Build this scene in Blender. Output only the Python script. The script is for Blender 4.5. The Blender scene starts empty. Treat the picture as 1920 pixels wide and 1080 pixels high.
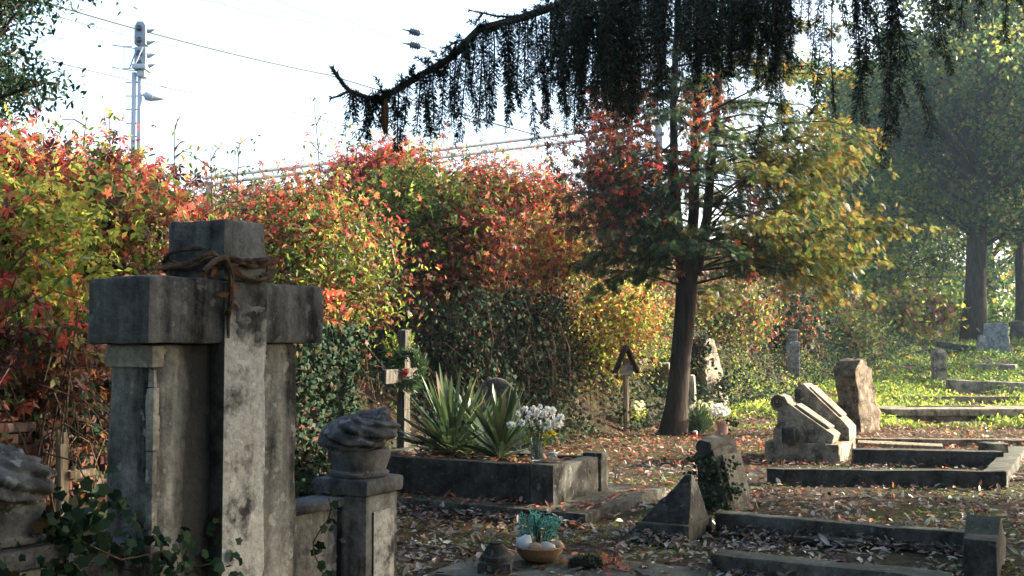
import bpy, bmesh, math, random
import numpy as np
from mathutils import Vector, Matrix, noise

# ------------------------------------------------------------------ camera, sky, sun, exposure
SC = bpy.context.scene
COL = SC.collection
F = 2016.0                                   # focal length in pixels of the 1920 px wide photograph
PITCH = math.radians(2.67)
CH = 1.6
cam_d = bpy.data.cameras.new("camera"); cam = bpy.data.objects.new("camera", cam_d); COL.objects.link(cam)
cam_d.sensor_width = 36; cam_d.lens = 36 * F / 1920
cam_d.clip_start = .05; cam_d.clip_end = 2000
cam.location = (0, 0, CH); cam.rotation_euler = (math.pi / 2 + PITCH, 0, 0)
SC.camera = cam

SUN_AZ, SUN_EL = math.radians(75), math.radians(23)
SD = Vector((math.sin(SUN_AZ) * math.cos(SUN_EL), math.cos(SUN_AZ) * math.cos(SUN_EL), math.sin(SUN_EL)))
W = bpy.data.worlds.new("World"); SC.world = W; W.use_nodes = True
wn = W.node_tree.nodes; wl = W.node_tree.links
sky = wn.new('ShaderNodeTexSky'); sky.sky_type = 'NISHITA'; sky.sun_disc = False
sky.sun_elevation = SUN_EL; sky.sun_rotation = SUN_AZ
sky.air_density = 1.0; sky.dust_density = 3.5; sky.ozone_density = 1.0
wl.new(sky.outputs[0], wn['Background'].inputs[0]); wn['Background'].inputs[1].default_value = .15
sl = bpy.data.lights.new("sun", 'SUN'); sl.energy = 5.0; sl.angle = math.radians(.5); sl.color = (1, .9, .74)
sun = bpy.data.objects.new("sun", sl); COL.objects.link(sun)
sun.rotation_euler = SD.to_track_quat('Z', 'Y').to_euler(); sun.location = (30, 20, 30)
SC.view_settings.view_transform = 'Standard'; SC.view_settings.look = 'None'
SC.view_settings.exposure = 2.28; SC.view_settings.gamma = 1
SC.cycles.max_bounces = 7; SC.cycles.diffuse_bounces = 3; SC.cycles.transmission_bounces = 6
SC.cycles.glossy_bounces = 2; SC.cycles.volume_bounces = 0
SC.cycles.sample_clamp_indirect = 6

R = random.Random(5)
RS = np.random.default_rng(11)
CP, SP = math.cos(PITCH), math.sin(PITCH)

def ray(px, py):
    u = (px - 960) / F; v = (540 - py) / F
    return np.array((u, CP - v * SP, SP + v * CP))
def at(px, py, y):
    r = ray(px, py); r = r * (y / r[1]); return Vector((r[0], r[1], CH + r[2]))
def at_h(px, py, h):
    r = ray(px, py); r = r * ((h - CH) / r[2]); return Vector((r[0], r[1], h))

# ------------------------------------------------------------------ terrain
TOE = np.array([(-12, -6), (-7.5, 1), (-5.6, 4.2), (-3.3, 7.0), (-1.9, 11.3), (.6, 16.2), (4.0, 21.5), (9, 30), (15, 41), (20, 52), (60, 110), (100, 210)], float)
def sd(x, y):
    x = np.asarray(x, float); y = np.asarray(y, float)
    best = np.full(x.shape, 1e9); sg = np.zeros(x.shape)
    for a, b in zip(TOE[:-1], TOE[1:]):
        d = b - a
        t = np.clip(((x - a[0]) * d[0] + (y - a[1]) * d[1]) / (d @ d), 0, 1)
        qx = x - a[0] - t * d[0]; qy = y - a[1] - t * d[1]
        D = np.hypot(qx, qy); s = d[0] * qy - d[1] * qx
        m = D < best; best = np.where(m, D, best); sg = np.where(m, np.sign(s), sg)
    return best * sg
def wob(x, y, k=1.0, seed=0.0):
    return (np.sin(x * 1.7 * k + 1.3 * np.sin(y * .9 * k + seed) + seed) + np.sin(y * 2.1 * k + 1.1 * np.sin(x * 1.3 * k - seed) + 2 * seed)
            + .5 * np.sin(x * 4.3 * k + y * 3.1 * k + seed * 3) + .5 * np.sin(x * 3.7 * k - y * 5.2 * k + seed)) / 3.0
def gh(x, y):
    x = np.asarray(x, float); y = np.asarray(y, float)
    base = np.interp(y, [19, 24, 30, 36, 42, 50, 200], [0, .12, .42, .85, 1.35, 1.7, 1.9])
    base = base + .45 * np.exp(-((x + 2.95) ** 2 + (y - 7.4) ** 2) / .5)
    base = base + .018 * wob(x, y, 1.2, .4)
    d = sd(x, y)
    Hc = np.interp(y, [8, 13, 18, 20.5, 27, 35, 46, 60, 90], [2.7, 3.0, 3.15, 4.0, 4.9, 4.5, 4.0, 3.2, 2.2])
    pa = np.interp(d, [0, .35, 1.2, 2.5, 4, 5.5], [0, .30, .42, .64, .88, 1])
    pb = np.interp(d, [0, .5, 1.2, 2.5, 4, 5.5], [0, .10, .30, .56, .84, 1])
    w = np.clip((13 - y) / 2.5, 0, 1)
    p = pa * w + pb * (1 - w)
    return base + p * (np.maximum(Hc, base + .05) - base) + np.where(d > 5, .08 * wob(x, y, .7, 1.0), 0)
def g1(x, y): return float(gh(x, y))
def gp(px, py, y0=6.0, y1=90.0):
    r = ray(px, py)
    ys = np.linspace(y0, y1, 4000); t = ys / r[1]
    zz = CH + r[2] * t; g = gh(r[0] * t, ys)
    i = int(np.argmax(zz <= g)); return Vector((r[0] * t[i], ys[i], g[i]))

# ------------------------------------------------------------------ node helpers / materials
MATS = {}
def newmat(name):
    m = bpy.data.materials.new(name); m.use_nodes = True; MATS[name] = m
    nt = m.node_tree; return m, nt, nt.nodes['Principled BSDF'], nt.nodes['Material Output']
def nd(nt, t, **kw):
    n = nt.nodes.new(t)
    for k, v in kw.items():
        if k.startswith('i_'): n.inputs[int(k[2:])].default_value = v
        else: setattr(n, k, v)
    return n
def lk(nt, a, b): nt.links.new(a, b)
def noise_n(nt, vec, scale, detail=6, rough=.6):
    n = nd(nt, 'ShaderNodeTexNoise'); n.inputs['Scale'].default_value = scale
    n.inputs['Detail'].default_value = detail; n.inputs['Roughness'].default_value = rough
    if vec is not None: lk(nt, vec, n.inputs['Vector'])
    return n.outputs['Fac']
def ramp(nt, fac, stops, interp='LINEAR'):
    n = nd(nt, 'ShaderNodeValToRGB'); cr = n.color_ramp; cr.interpolation = interp
    while len(cr.elements) < len(stops): cr.elements.new(.5)
    for e, (p, c) in zip(cr.elements, stops):
        e.position = p; e.color = (c[0], c[1], c[2], 1) if not isinstance(c, (int, float)) else (c, c, c, 1)
    lk(nt, fac, n.inputs[0]); return n.outputs[0]
def mixc(nt, fac, a, b, mode='MIX'):
    n = nd(nt, 'ShaderNodeMix', data_type='RGBA', blend_type=mode)
    for s, v in ((n.inputs[0], fac), (n.inputs[6], a), (n.inputs[7], b)):
        if hasattr(v, 'links') or hasattr(v, 'is_output'): lk(nt, v, s)
        elif isinstance(v, (int, float)): s.default_value = v
        else: s.default_value = (v[0], v[1], v[2], 1)
    return n.outputs[2]
def math_n(nt, op, a, b):
    n = nd(nt, 'ShaderNodeMath', operation=op)
    for s, v in ((n.inputs[0], a), (n.inputs[1], b)):
        if isinstance(v, (int, float)): s.default_value = v
        else: lk(nt, v, s)
    return n.outputs[0]
def bump(nt, h, strength, dist, bsdf):
    b = nd(nt, 'ShaderNodeBump'); b.inputs['Strength'].default_value = strength; b.inputs['Distance'].default_value = dist
    lk(nt, h, b.inputs['Height']); lk(nt, b.outputs[0], bsdf.inputs['Normal'])
def objc(nt, scale=None, off=(0, 0, 0)):
    tc = nd(nt, 'ShaderNodeTexCoord')
    mp = nd(nt, 'ShaderNodeMapping'); lk(nt, tc.outputs['Object'], mp.inputs[0]); mp.inputs['Location'].default_value = off
    if scale: mp.inputs['Scale'].default_value = scale
    return mp.outputs[0]

def stone_mat(name, light, dark, moss=.3, scale=2.4, streak=.8, off=0, lo=.42, hi=.6, lichen=.5, mosscol=(.045, .055, .018)):
    m, nt, b, o = newmat(name)
    v = objc(nt, None, (off, off * 2, off * .7)); vs = objc(nt, (7, 7, .55), (off, 0, off))
    n1 = noise_n(nt, v, scale, 9, .65); n2 = noise_n(nt, vs, 1.3, 7, .6); n3 = noise_n(nt, v, 42, 5, .7); n4 = noise_n(nt, v, 11, 6, .7)
    f = math_n(nt, 'ADD', math_n(nt, 'MULTIPLY', n1, 1 - streak * .5), math_n(nt, 'MULTIPLY', n2, streak * .5))
    f = math_n(nt, 'ADD', math_n(nt, 'MULTIPLY', f, .8), math_n(nt, 'MULTIPLY', n4, .2))
    c = ramp(nt, f, [(lo, dark), ((lo + hi) / 2, [.5 * x + .5 * y for x, y in zip(light, dark)]), (hi, light)])
    c = mixc(nt, 1.0, c, ramp(nt, n3, [(.3, .62), (.55, 1.0), (.72, 1.18)]), 'MULTIPLY')
    li = ramp(nt, noise_n(nt, v, 17, 3, .5), [(.62, 0.0), (.66, 1.0)])
    c = mixc(nt, math_n(nt, 'MULTIPLY', li, lichen), c, [min(1, x * 1.35 + .03) for x in light])
    geo = nd(nt, 'ShaderNodeNewGeometry'); sx = nd(nt, 'ShaderNodeSeparateXYZ'); lk(nt, geo.outputs['True Normal'], sx.inputs[0])
    up = ramp(nt, sx.outputs[2], [(.35, 0.0), (.8, 1.0)])
    mo = math_n(nt, 'MULTIPLY', math_n(nt, 'MULTIPLY', up, ramp(nt, n4, [(.42, 0.0), (.6, 1.0)])), moss)
    c = mixc(nt, mo, c, mosscol)
    lk(nt, c, b.inputs['Base Color']); b.inputs['Roughness'].default_value = .92; b.inputs['Specular IOR Level'].default_value = .2
    bump(nt, math_n(nt, 'ADD', n3, math_n(nt, 'MULTIPLY', n4, 1.5)), .55, .012, b)
    return m

def leaf_mat(name, stops, trans=.5, gloss=.25, rough=.5, tboost=1.5):
    m, nt, b, o = newmat(name)
    geo = nd(nt, 'ShaderNodeNewGeometry')
    c = ramp(nt, geo.outputs['Random Per Island'], stops)
    nz = noise_n(nt, objc(nt), 1.1, 3)
    c = mixc(nt, 1.0, c, ramp(nt, nz, [(.3, .7), (.7, 1.25)]), 'MULTIPLY')
    lk(nt, c, b.inputs['Base Color']); b.inputs['Roughness'].default_value = rough; b.inputs['Specular IOR Level'].default_value = gloss
    if trans > 0:
        t = nd(nt, 'ShaderNodeBsdfTranslucent'); lk(nt, mixc(nt, 1.0, c, (tboost, tboost, tboost), 'MULTIPLY'), t.inputs[0])
        mx = nd(nt, 'ShaderNodeMixShader'); mx.inputs[0].default_value = trans
        lk(nt, b.outputs[0], mx.inputs[1]); lk(nt, t.outputs[0], mx.inputs[2]); lk(nt, mx.outputs[0], o.inputs[0])
    return m

def bark_mat(name, a, c, sc=(14, 14, 2.2)):
    m, nt, b, o = newmat(name)
    v = objc(nt, sc); n = noise_n(nt, v, 1.0, 8, .65)
    lk(nt, ramp(nt, n, [(.35, a), (.65, c)]), b.inputs['Base Color']); b.inputs['Roughness'].default_value = .95
    b.inputs['Specular IOR Level'].default_value = .15
    bump(nt, n, .9, .03, b); return m
def plain(name, col, rough=.6, metal=0.0, nv=.15, sc=20):
    m, nt, b, o = newmat(name)
    n = noise_n(nt, objc(nt), sc, 5)
    lk(nt, ramp(nt, n, [(.3, [x * (1 - nv) for x in col]), (.7, [min(1, x * (1 + nv)) for x in col])]), b.inputs['Base Color'])
    b.inputs['Roughness'].default_value = rough; b.inputs['Metallic'].default_value = metal
    bump(nt, n, .15, .004, b); return m

stone_mat('monument_stone', (.225, .22, .205), (.022, .022, .021), moss=.25, scale=3.2, streak=1.2, lo=.43, hi=.57)
stone_mat('shaft_stone', (.43, .42, .385), (.045, .043, .04), moss=.1, scale=7, streak=.6, lo=.41, hi=.5, off=3)
def dark_band(name, t0, t1, gain=1.0, side=False):
    """a ragged dark run at a fixed place; side darkens one face and the top instead"""
    m = MATS[name]; nt = m.node_tree; b = nt.nodes['Principled BSDF']; old_ = b.inputs['Base Color'].links[0].from_socket
    tc = nd(nt, 'ShaderNodeTexCoord'); sx = nd(nt, 'ShaderNodeSeparateXYZ'); lk(nt, tc.outputs['Object'], sx.inputs[0])
    w = math_n(nt, 'ADD', sx.outputs[1], math_n(nt, 'MULTIPLY', noise_n(nt, objc(nt, (9, 9, 2.5)), 1, 6), .16))
    f = ramp(nt, w, [(t0, 0.0), (t0 + .06, .9 * gain), (t1 - .02, .95 * gain), (t1, 0.0)])
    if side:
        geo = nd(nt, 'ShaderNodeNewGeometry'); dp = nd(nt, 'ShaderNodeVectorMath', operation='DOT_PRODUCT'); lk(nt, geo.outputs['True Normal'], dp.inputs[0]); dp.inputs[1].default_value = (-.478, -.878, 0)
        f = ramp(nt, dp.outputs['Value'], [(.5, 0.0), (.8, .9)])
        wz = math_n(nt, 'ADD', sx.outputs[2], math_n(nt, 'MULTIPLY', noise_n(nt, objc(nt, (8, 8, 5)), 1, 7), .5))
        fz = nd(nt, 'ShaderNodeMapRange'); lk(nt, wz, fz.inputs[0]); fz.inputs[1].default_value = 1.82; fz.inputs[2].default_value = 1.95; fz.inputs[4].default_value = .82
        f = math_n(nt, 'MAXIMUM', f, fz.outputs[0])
    lk(nt, mixc(nt, f, old_, (.012, .0115, .011)), b.inputs['Base Color'])
stone_mat('slab_stone', (.28, .275, .25), (.026, .026, .025), moss=.25, scale=3.2, streak=1.2, lo=.41, hi=.56); dark_band('slab_stone', .24, .47)
dark_band('shaft_stone', 0, 1, 1, True)
stone_mat('soot_stone', (.19, .188, .175), (.013, .013, .013), moss=.2, scale=2.6, streak=1.1, lo=.42, hi=.6, off=7, lichen=.25)
stone_mat('carved_stone', (.15, .15, .148), (.026, .026, .026), moss=.15, scale=5, streak=.4, off=5)
stone_mat('kerb_stone', (.115, .112, .095), (.022, .021, .017), moss=.65, scale=3, streak=.5, off=2)
stone_mat('warm_stone', (.3, .25, .175), (.06, .05, .035), moss=.35, scale=5, streak=.5, off=9, lo=.41, hi=.57)
stone_mat('rough_stone', (.25, .19, .13), (.05, .035, .022), moss=.3, scale=6, streak=.3, off=4)
stone_mat('pale_slab', (.42, .39, .33), (.14, .13, .11), moss=.25, scale=4, streak=.2, off=6, lo=.36)
stone_mat('dark_stone', (.075, .072, .065), (.018, .017, .015), moss=.45, scale=4, streak=.5, off=1)
stone_mat('grey_far_stone', (.24, .25, .24), (.08, .08, .07), moss=.4, scale=4, streak=.4, off=8)
bark_mat('bark', (.012, .009, .007), (.05, .036, .027)); bark_mat('twig', (.03, .02, .014), (.12, .08, .05), (20, 20, 20))
bark_mat('wood', (.12, .09, .055), (.36, .29, .2), (30, 30, 2)); bark_mat('grey_wood', (.04, .036, .03), (.15, .135, .11), (30, 30, 2)); bark_mat('dark_wood', (.02, .015, .012), (.08, .055, .04), (30, 30, 2))
bark_mat('spruce_bark', (.02, .015, .012), (.07, .05, .035))
leaf_mat('creeper_red', [(0, (.03, .012, .008)), (.25, (.07, .022, .015)), (.45, (.14, .035, .022)), (.6, (.24, .055, .03)), (.72, (.28, .11, .045)), (.82, (.14, .07, .035)), (.92, (.15, .14, .03)), (1, (.07, .1, .02))], .45, .25)
leaf_mat('creeper_bright', [(0, (.16, .018, .016)), (.4, (.36, .04, .036)), (.75, (.42, .11, .05)), (1, (.34, .2, .06))], .55, .2, .5, 1.75)
leaf_mat('green_leaf', [(0, (.03, .06, .015)), (.4, (.06, .11, .02)), (.75, (.11, .17, .03)), (.93, (.22, .22, .035)), (1, (.25, .1, .02))], .5, .3)
leaf_mat('lime_leaf', [(0, (.07, .11, .02)), (.45, (.17, .22, .035)), (.8, (.32, .32, .055)), (1, (.36, .19, .04))], .58, .2, .5, 1.8)
leaf_mat('ivy_leaf', [(0, (.008, .02, .01)), (.5, (.018, .04, .02)), (.85, (.03, .055, .025)), (1, (.07, .04, .016))], .1, .07, .65)
leaf_mat('dead_leaf', [(0, (.04, .022, .012)), (.4, (.1, .05, .025)), (.75, (.18, .08, .03)), (1, (.3, .12, .03))], .3, .15)
leaf_mat('shaded_dead_leaf', [(0, (.015, .01, .008)), (.6, (.04, .024, .016)), (1, (.1, .045, .022))], .15, .08)  # darker copy of dead_leaf, the hedge's shade put into the colour
leaf_mat('litter_pale', [(0, (.03, .018, .012)), (.35, (.085, .05, .032)), (.6, (.17, .12, .085)), (.8, (.34, .32, .27)), (.92, (.2, .24, .15)), (1, (.24, .07, .035))], .2, .35, .45)
leaf_mat('litter_red', [(0, (.09, .03, .015)), (.3, (.19, .065, .035)), (.55, (.31, .12, .065)), (.8, (.4, .25, .15)), (1, (.33, .06, .035))], .35, .25)
leaf_mat('thuja_green', [(0, (.012, .03, .012)), (.5, (.025, .055, .018)), (.85, (.05, .08, .02)), (1, (.09, .07, .02))], .35, .2)
leaf_mat('thuja_sunlit', [(0, (.035, .065, .016)), (.5, (.065, .1, .02)), (.72, (.11, .135, .026)), (.84, (.24, .09, .03)), (1, (.24, .055, .025))], .52, .05, .75, 1.7)  # lighter copy of thuja_green, sun on the crown put into the colour
leaf_mat('spruce_needle', [(0, (.007, .014, .008)), (.6, (.015, .03, .014)), (.9, (.03, .045, .016)), (1, (.05, .035, .018))], .12, .15)
leaf_mat('tree_leaf', [(0, (.015, .04, .016)), (.5, (.03, .07, .024)), (.85, (.085, .13, .028)), (1, (.22, .2, .03))], .52, .2, .5, 1.7)
leaf_mat('tree_leaf_gold', [(0, (.05, .08, .02)), (.5, (.12, .15, .03)), (1, (.28, .22, .04))], .55, .3)
leaf_mat('cover_leaf', [(0, (.06, .1, .02)), (.5, (.14, .2, .03)), (.9, (.25, .28, .05)), (1, (.28, .17, .05))], .55, .2, .5, 1.7)
leaf_mat('yucca_leaf', [(0, (.03, .055, .025)), (.55, (.055, .09, .035)), (.9, (.1, .13, .05)), (1, (.2, .16, .08))], .2, .5, .35)
leaf_mat('conifer_sprig', [(0, (.02, .045, .02)), (1, (.06, .1, .035))], .2, .3)
leaf_mat('petal_white', [(0, (.68, .68, .62)), (1, (.8, .8, .77))], .35, .2); leaf_mat('petal_yellow', [(0, (.65, .5, .03)), (1, (.75, .62, .08))], .35, .2)
leaf_mat('petal_cream', [(0, (.6, .6, .36)), (1, (.72, .7, .5))], .35, .2)
leaf_mat('teal_frond', [(0, (.04, .2, .16)), (1, (.12, .36, .31))], .3, .2)
leaf_mat('brick', [(0, (.028, .013, .01)), (.5, (.07, .03, .02)), (.85, (.1, .05, .034)), (1, (.11, .08, .065))], 0, .1, .9)
plain('mortar', (.06, .05, .042), .95, 0, .4); plain('signal_grey', (.32, .36, .41), .5, .1, .12); plain('signal_dark', (.17, .21, .27), .6, 0, .2)
plain('wire', (.06, .06, .065), .6, .3); plain('insulator', (.035, .045, .06), .3); plain('rail_grey', (.16, .17, .185), .6, .1)
plain('tin', (.45, .45, .43), .45, .5, .25); plain('red_bauble', (.5, .02, .02), .25); plain('wicker', (.17, .09, .045), .8, 0, .35, 60)
plain('pebble_white', (.42, .42, .45), .7, 0, .12); plain('pebble_tan', (.26, .17, .105), .7, 0, .2); plain('pebble_grey', (.3, .28, .25), .7, 0, .2)
plain('terracotta', (.5, .3, .24), .7, 0, .15); plain('red_glass', (.4, .04, .02), .2); plain('soil', (.03, .022, .015), 1, 0, .4)
m, nt, b, o = newmat('glass'); b.inputs['Base Color'].default_value = (.85, .92, .88, 1); b.inputs['Transmission Weight'].default_value = .95
b.inputs['Roughness'].default_value = .05; b.inputs['IOR'].default_value = 1.3
lk(nt, ramp(nt, noise_n(nt, objc(nt), 30, 3), [(.4, .03), (.7, .2)]), b.inputs['Roughness'])
m, nt, b, o = newmat('lens'); b.inputs['Base Color'].default_value = (.02, .025, .03, 1); b.inputs['Roughness'].default_value = .1
lk(nt, ramp(nt, noise_n(nt, objc(nt), 30, 3), [(.4, .08), (.7, .2)]), b.inputs['Roughness'])
# ground: dark soil, moss and thin grass patches
m, nt, b, o = newmat('ground')
tc = nd(nt, 'ShaderNodeTexCoord'); v = tc.outputs['Object']
n1 = noise_n(nt, v, .55, 8); n2 = noise_n(nt, v, 6, 8, .7); n3 = noise_n(nt, v, 60, 4, .7)
c = ramp(nt, n2, [(.3, (.018, .013, .009)), (.55, (.055, .04, .026)), (.75, (.1, .078, .052))])
c = mixc(nt, ramp(nt, n1, [(.45, 0.0), (.62, .85)]), c, mixc(nt, n2, (.018, .026, .007), (.07, .085, .02)))
c = mixc(nt, 1.0, c, ramp(nt, n3, [(.3, .5), (.7, 1.3)]), 'MULTIPLY')
lk(nt, c, b.inputs['Base Color']); b.inputs['Roughness'].default_value = 1; b.inputs['Specular IOR Level'].default_value = .1
bump(nt, math_n(nt, 'ADD', n2, n3), .8, .04, b)

# ------------------------------------------------------------------ object helpers
def tag(o, label=None, cat=None, group=None, kind=None):
    for k, v in (('label', label), ('category', cat), ('group', group), ('kind', kind)):
        if v: o[k] = v
    return o
def thing(name, label, cat, loc=(0, 0, 0), rotz=0.0, group=None, rot=None):
    o = bpy.data.objects.new(name, None); COL.objects.link(o); o.empty_display_size = .1
    o.location = loc; o.rotation_euler = rot or (0, 0, rotz)
    return tag(o, label, cat, group)
def copy_tree(o, parent=None):
    c = o.copy(); COL.objects.link(c); c.parent = parent
    for ch in list(o.children): copy_tree(ch, c)
    return c

class MB:
    def __init__(s): s.v = []; s.f = []
    def add(s, V, Fs):
        k = len(s.v); s.v.extend([tuple(p) for p in V]); s.f.extend([tuple(i + k for i in f) for f in Fs]); return s
    def bm(s, b, M=None):
        b.verts.index_update()
        s.add([(M @ v.co if M else v.co) for v in b.verts], [[v.index for v in f.verts] for f in b.faces]); b.free(); return s
    def tube(s, pts, rad, n=6, wobble=0.0, cap=True, seed=0):
        pts = [Vector(p) for p in pts]; k0 = len(s.v)
        if isinstance(rad, (int, float)): rad = [rad] * len(pts)
        up = Vector((.31, .17, .93)); prev = None
        for i, p in enumerate(pts):
            d = (pts[min(i + 1, len(pts) - 1)] - pts[max(i - 1, 0)])
            if d.length < 1e-9: d = Vector((0, 0, 1))
            d.normalize()
            if prev is None:
                a = d.cross(up if abs(d.dot(up)) < .95 else Vector((1, 0, 0))).normalized()
            else: a = (prev - d * prev.dot(d)).normalized()
            prev = a; b2 = d.cross(a)
            for j in range(n):
                t = 2 * math.pi * j / n
                r = rad[i] * (1 + wobble * noise.noise(Vector((p.x * 3 + math.cos(t) * 1.2, p.y * 3 + math.sin(t) * 1.2, p.z * 1.3 + seed))))
                s.v.append(tuple(p + a * (r * math.cos(t)) + b2 * (r * math.sin(t))))
        for i in range(len(pts) - 1):
            for j in range(n):
                s.f.append((k0 + i * n + j, k0 + i * n + (j + 1) % n, k0 + (i + 1) * n + (j + 1) % n, k0 + (i + 1) * n + j))
        if cap:
            s.f.append(tuple(k0 + j for j in range(n))[::-1]); s.f.append(tuple(k0 + (len(pts) - 1) * n + j for j in range(n)))
        return s
    def lathe(s, prof, n=20, M=None, mod=None):
        k0 = len(s.v); M = M or Matrix()
        for r, z in prof:
            for j in range(n):
                t = 2 * math.pi * j / n; rr = r * (mod(t, z) if mod else 1)
                s.v.append(tuple(M @ Vector((rr * math.cos(t), rr * math.sin(t), z))))
        for i in range(len(prof) - 1):
            for j in range(n):
                s.f.append((k0 + i * n + j, k0 + i * n + (j + 1) % n, k0 + (i + 1) * n + (j + 1) % n, k0 + (i + 1) * n + j))
        s.f.append(tuple(k0 + j for j in range(n))[::-1]); s.f.append(tuple(k0 + (len(prof) - 1) * n + j for j in range(n)))
        return s
    def ball(s, c, r, n=8, sc=(1, 1, 1), rough=0.0, seed=0):
        b = bmesh.new(); bmesh.ops.create_icosphere(b, subdivisions=2 if n > 6 else 1, radius=1)
        for v in b.verts:
            k = 1 + rough * noise.noise(v.co * 1.7 + Vector((seed, seed * 2, 0)))
            v.co = Vector((v.co.x * sc[0] * r * k, v.co.y * sc[1] * r * k, v.co.z * sc[2] * r * k)) + Vector(c)
        return s.bm(b)

def finish(me, mat, smooth=True, angle=38):
    me.materials.append(MATS[mat])
    if smooth:
        me.polygons.foreach_set('use_smooth', [True] * len(me.polygons))
        me.set_sharp_from_angle(angle=math.radians(angle))
def obj(name, mb, mat, parent=None, smooth=True, loc=None, angle=38):
    me = bpy.data.meshes.new(name); me.from_pydata(mb.v, [], mb.f); me.update()
    finish(me, mat, smooth, angle)
    o = bpy.data.objects.new(name, me); COL.objects.link(o)
    if parent: o.parent = parent
    if loc is not None: o.location = loc
    return o

# weathered stone pieces -----------------------------------------------------
def weather(b, L, amp, seed, freq=4.0):
    lo = [min(v.co[i] for v in b.verts) for i in range(3)]; hi = [max(v.co[i] for v in b.verts) for i in range(3)]
    for ax in range(3):
        n = min(14, int((hi[ax] - lo[ax]) / L))
        for k in range(1, n + 1):
            no = [0, 0, 0]; no[ax] = 1; co = [0, 0, 0]; co[ax] = lo[ax] + (hi[ax] - lo[ax]) * k / (n + 1)
            bmesh.ops.bisect_plane(b, geom=b.verts[:] + b.edges[:] + b.faces[:], plane_co=co, plane_no=no)
    b.normal_update()
    for v in b.verts:
        q = v.co * freq + Vector((seed * 3.1, seed * 1.7, seed))
        sharp = 1.0
        k = noise.noise(q) + .6 * noise.noise(q * 2.7)
        k2 = noise.noise(q * 1.9 + Vector((9, 9, 9)))
        v.co += v.normal * (amp * k - (amp * 2.2 * max(0, k2 - .25)))
SEED = [0]
def block(size, center=(0, 0, 0), bev=.014, L=.09, amp=.004, taper=(1, 1), shear=(0, 0), M=None, mb=None):
    """bevelled weathered box; taper/shear act on the top"""
    SEED[0] += 1
    b = bmesh.new(); bmesh.ops.create_cube(b, size=1)
    for v in b.verts:
        t = v.co.z + .5
        x = v.co.x * size[0] * (1 + (taper[0] - 1) * t) + shear[0] * t
        y = v.co.y * size[1] * (1 + (taper[1] - 1) * t) + shear[1] * t
        v.co = Vector((x, y, v.co.z * size[2]))
    bmesh.ops.bevel(b, geom=b.edges[:], offset=bev, segments=2, profile=.6, affect='EDGES', clamp_overlap=True)
    weather(b, L, amp, SEED[0])
    for v in b.verts: v.co += Vector(center)
    return (mb or MB()).bm(b, M)
def prism(outline, axis, t0, t1, bev=.012, L=.09, amp=.004, M=None, mb=None):
    """outline: (a, z) points, extruded along axis 'x' or 'y' from t0 to t1"""
    SEED[0] += 1
    b = bmesh.new()
    mk = (lambda a, z, t: (a, t, z)) if axis == 'y' else (lambda a, z, t: (t, a, z))
    A = [b.verts.new(mk(a, z, t0)) for a, z in outline]; B = [b.verts.new(mk(a, z, t1)) for a, z in outline]
    n = len(A); b.faces.new(A); b.faces.new(B[::-1])
    for i in range(n): b.faces.new((A[i], B[i], B[(i + 1) % n], A[(i + 1) % n]))
    bmesh.ops.recalc_face_normals(b, faces=b.faces[:])
    if bev: bmesh.ops.bevel(b, geom=b.edges[:], offset=bev, segments=2, profile=.6, affect='EDGES', clamp_overlap=True)
    if L: weather(b, L, amp, SEED[0])
    return (mb or MB()).bm(b, M)

# leaves in bulk ---------------------------------------------------------------
T_OVAL = (np.array([(0, 0, 0), (.2, .3, .07), (.17, .68, .04), (0, 1, -.06), (-.17, .68, .04), (-.2, .3, .07)]), np.array([(0, 1, 2, 3), (0, 3, 4, 5)]))
T_BROAD = (np.array([(0, 0, 0), (.36, .22, .1), (.3, .7, .06), (0, 1, -.08), (-.3, .7, .06), (-.36, .22, .1)]), np.array([(0, 1, 2, 3), (0, 3, 4, 5)]))
def _palm():
    V = [(0, 0, 0)]; Q = []
    for a, l in ((-105, .6), (-52, .85), (0, 1), (52, .85), (105, .6)):
        t = math.radians(a); d = (math.sin(t), math.cos(t)); p = (d[1], -d[0]); w = .2 * l; k = len(V)
        V += [(d[0] * l * .55 + p[0] * w, d[1] * l * .55 + p[1] * w, .05), (d[0] * l, d[1] * l, -.14), (d[0] * l * .55 - p[0] * w, d[1] * l * .55 - p[1] * w, .05)]
        Q.append((0, k, k + 1, k + 2))
    return np.array(V), np.array(Q)
T_PALM = _palm()
T_IVY = (np.array([(0, .35, .05), (0, 0, 0), (.36, -.08, -.03), (.38, .2, 0), (.5, .42, -.03), (.3, .6, .02), (0, .95, -.06), (-.3, .6, .02), (-.5, .42, -.03), (-.38, .2, 0), (-.36, -.08, -.03)]),
         np.array([(0, 1, 2, 3), (0, 3, 4, 5), (0, 5, 6, 7), (0, 7, 8, 9), (0, 9, 10, 1)]))
def _diamonds(specs):
    V = []; Q = []
    for x, y, a, l, w in specs:
        t = math.radians(a); d = (math.sin(t), math.cos(t)); p = (d[1], -d[0]); k = len(V)
        V += [(x, y, 0), (x + d[0] * l * .45 + p[0] * w, y + d[1] * l * .45 + p[1] * w, .03), (x + d[0] * l, y + d[1] * l, -.06), (x + d[0] * l * .45 - p[0] * w, y + d[1] * l * .45 - p[1] * w, .03)]
        Q.append((k, k + 1, k + 2, k + 3))
    return np.array(V), np.array(Q)
T_COMP = _diamonds([(0, .12, 60, .33, .08), (0, .12, -60, .33, .08), (0, .38, 55, .33, .08), (0, .38, -55, .33, .08), (0, .62, 48, .3, .075), (0, .62, -48, .3, .075), (0, .66, 0, .36, .08)])
T_SPRAY = _diamonds([(0, 0, 0, 1, .035)] + [(0, .1 + .13 * i, 42 * s, .48 * (1 - .11 * i), .04) for i in range(6) for s in (1, -1)])
T_NEEDLE = (np.array([(0, 0, 0), (.09, .4, 0), (0, 1, 0), (-.09, .4, 0)]), np.array([(0, 1, 2, 3)]))
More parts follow.
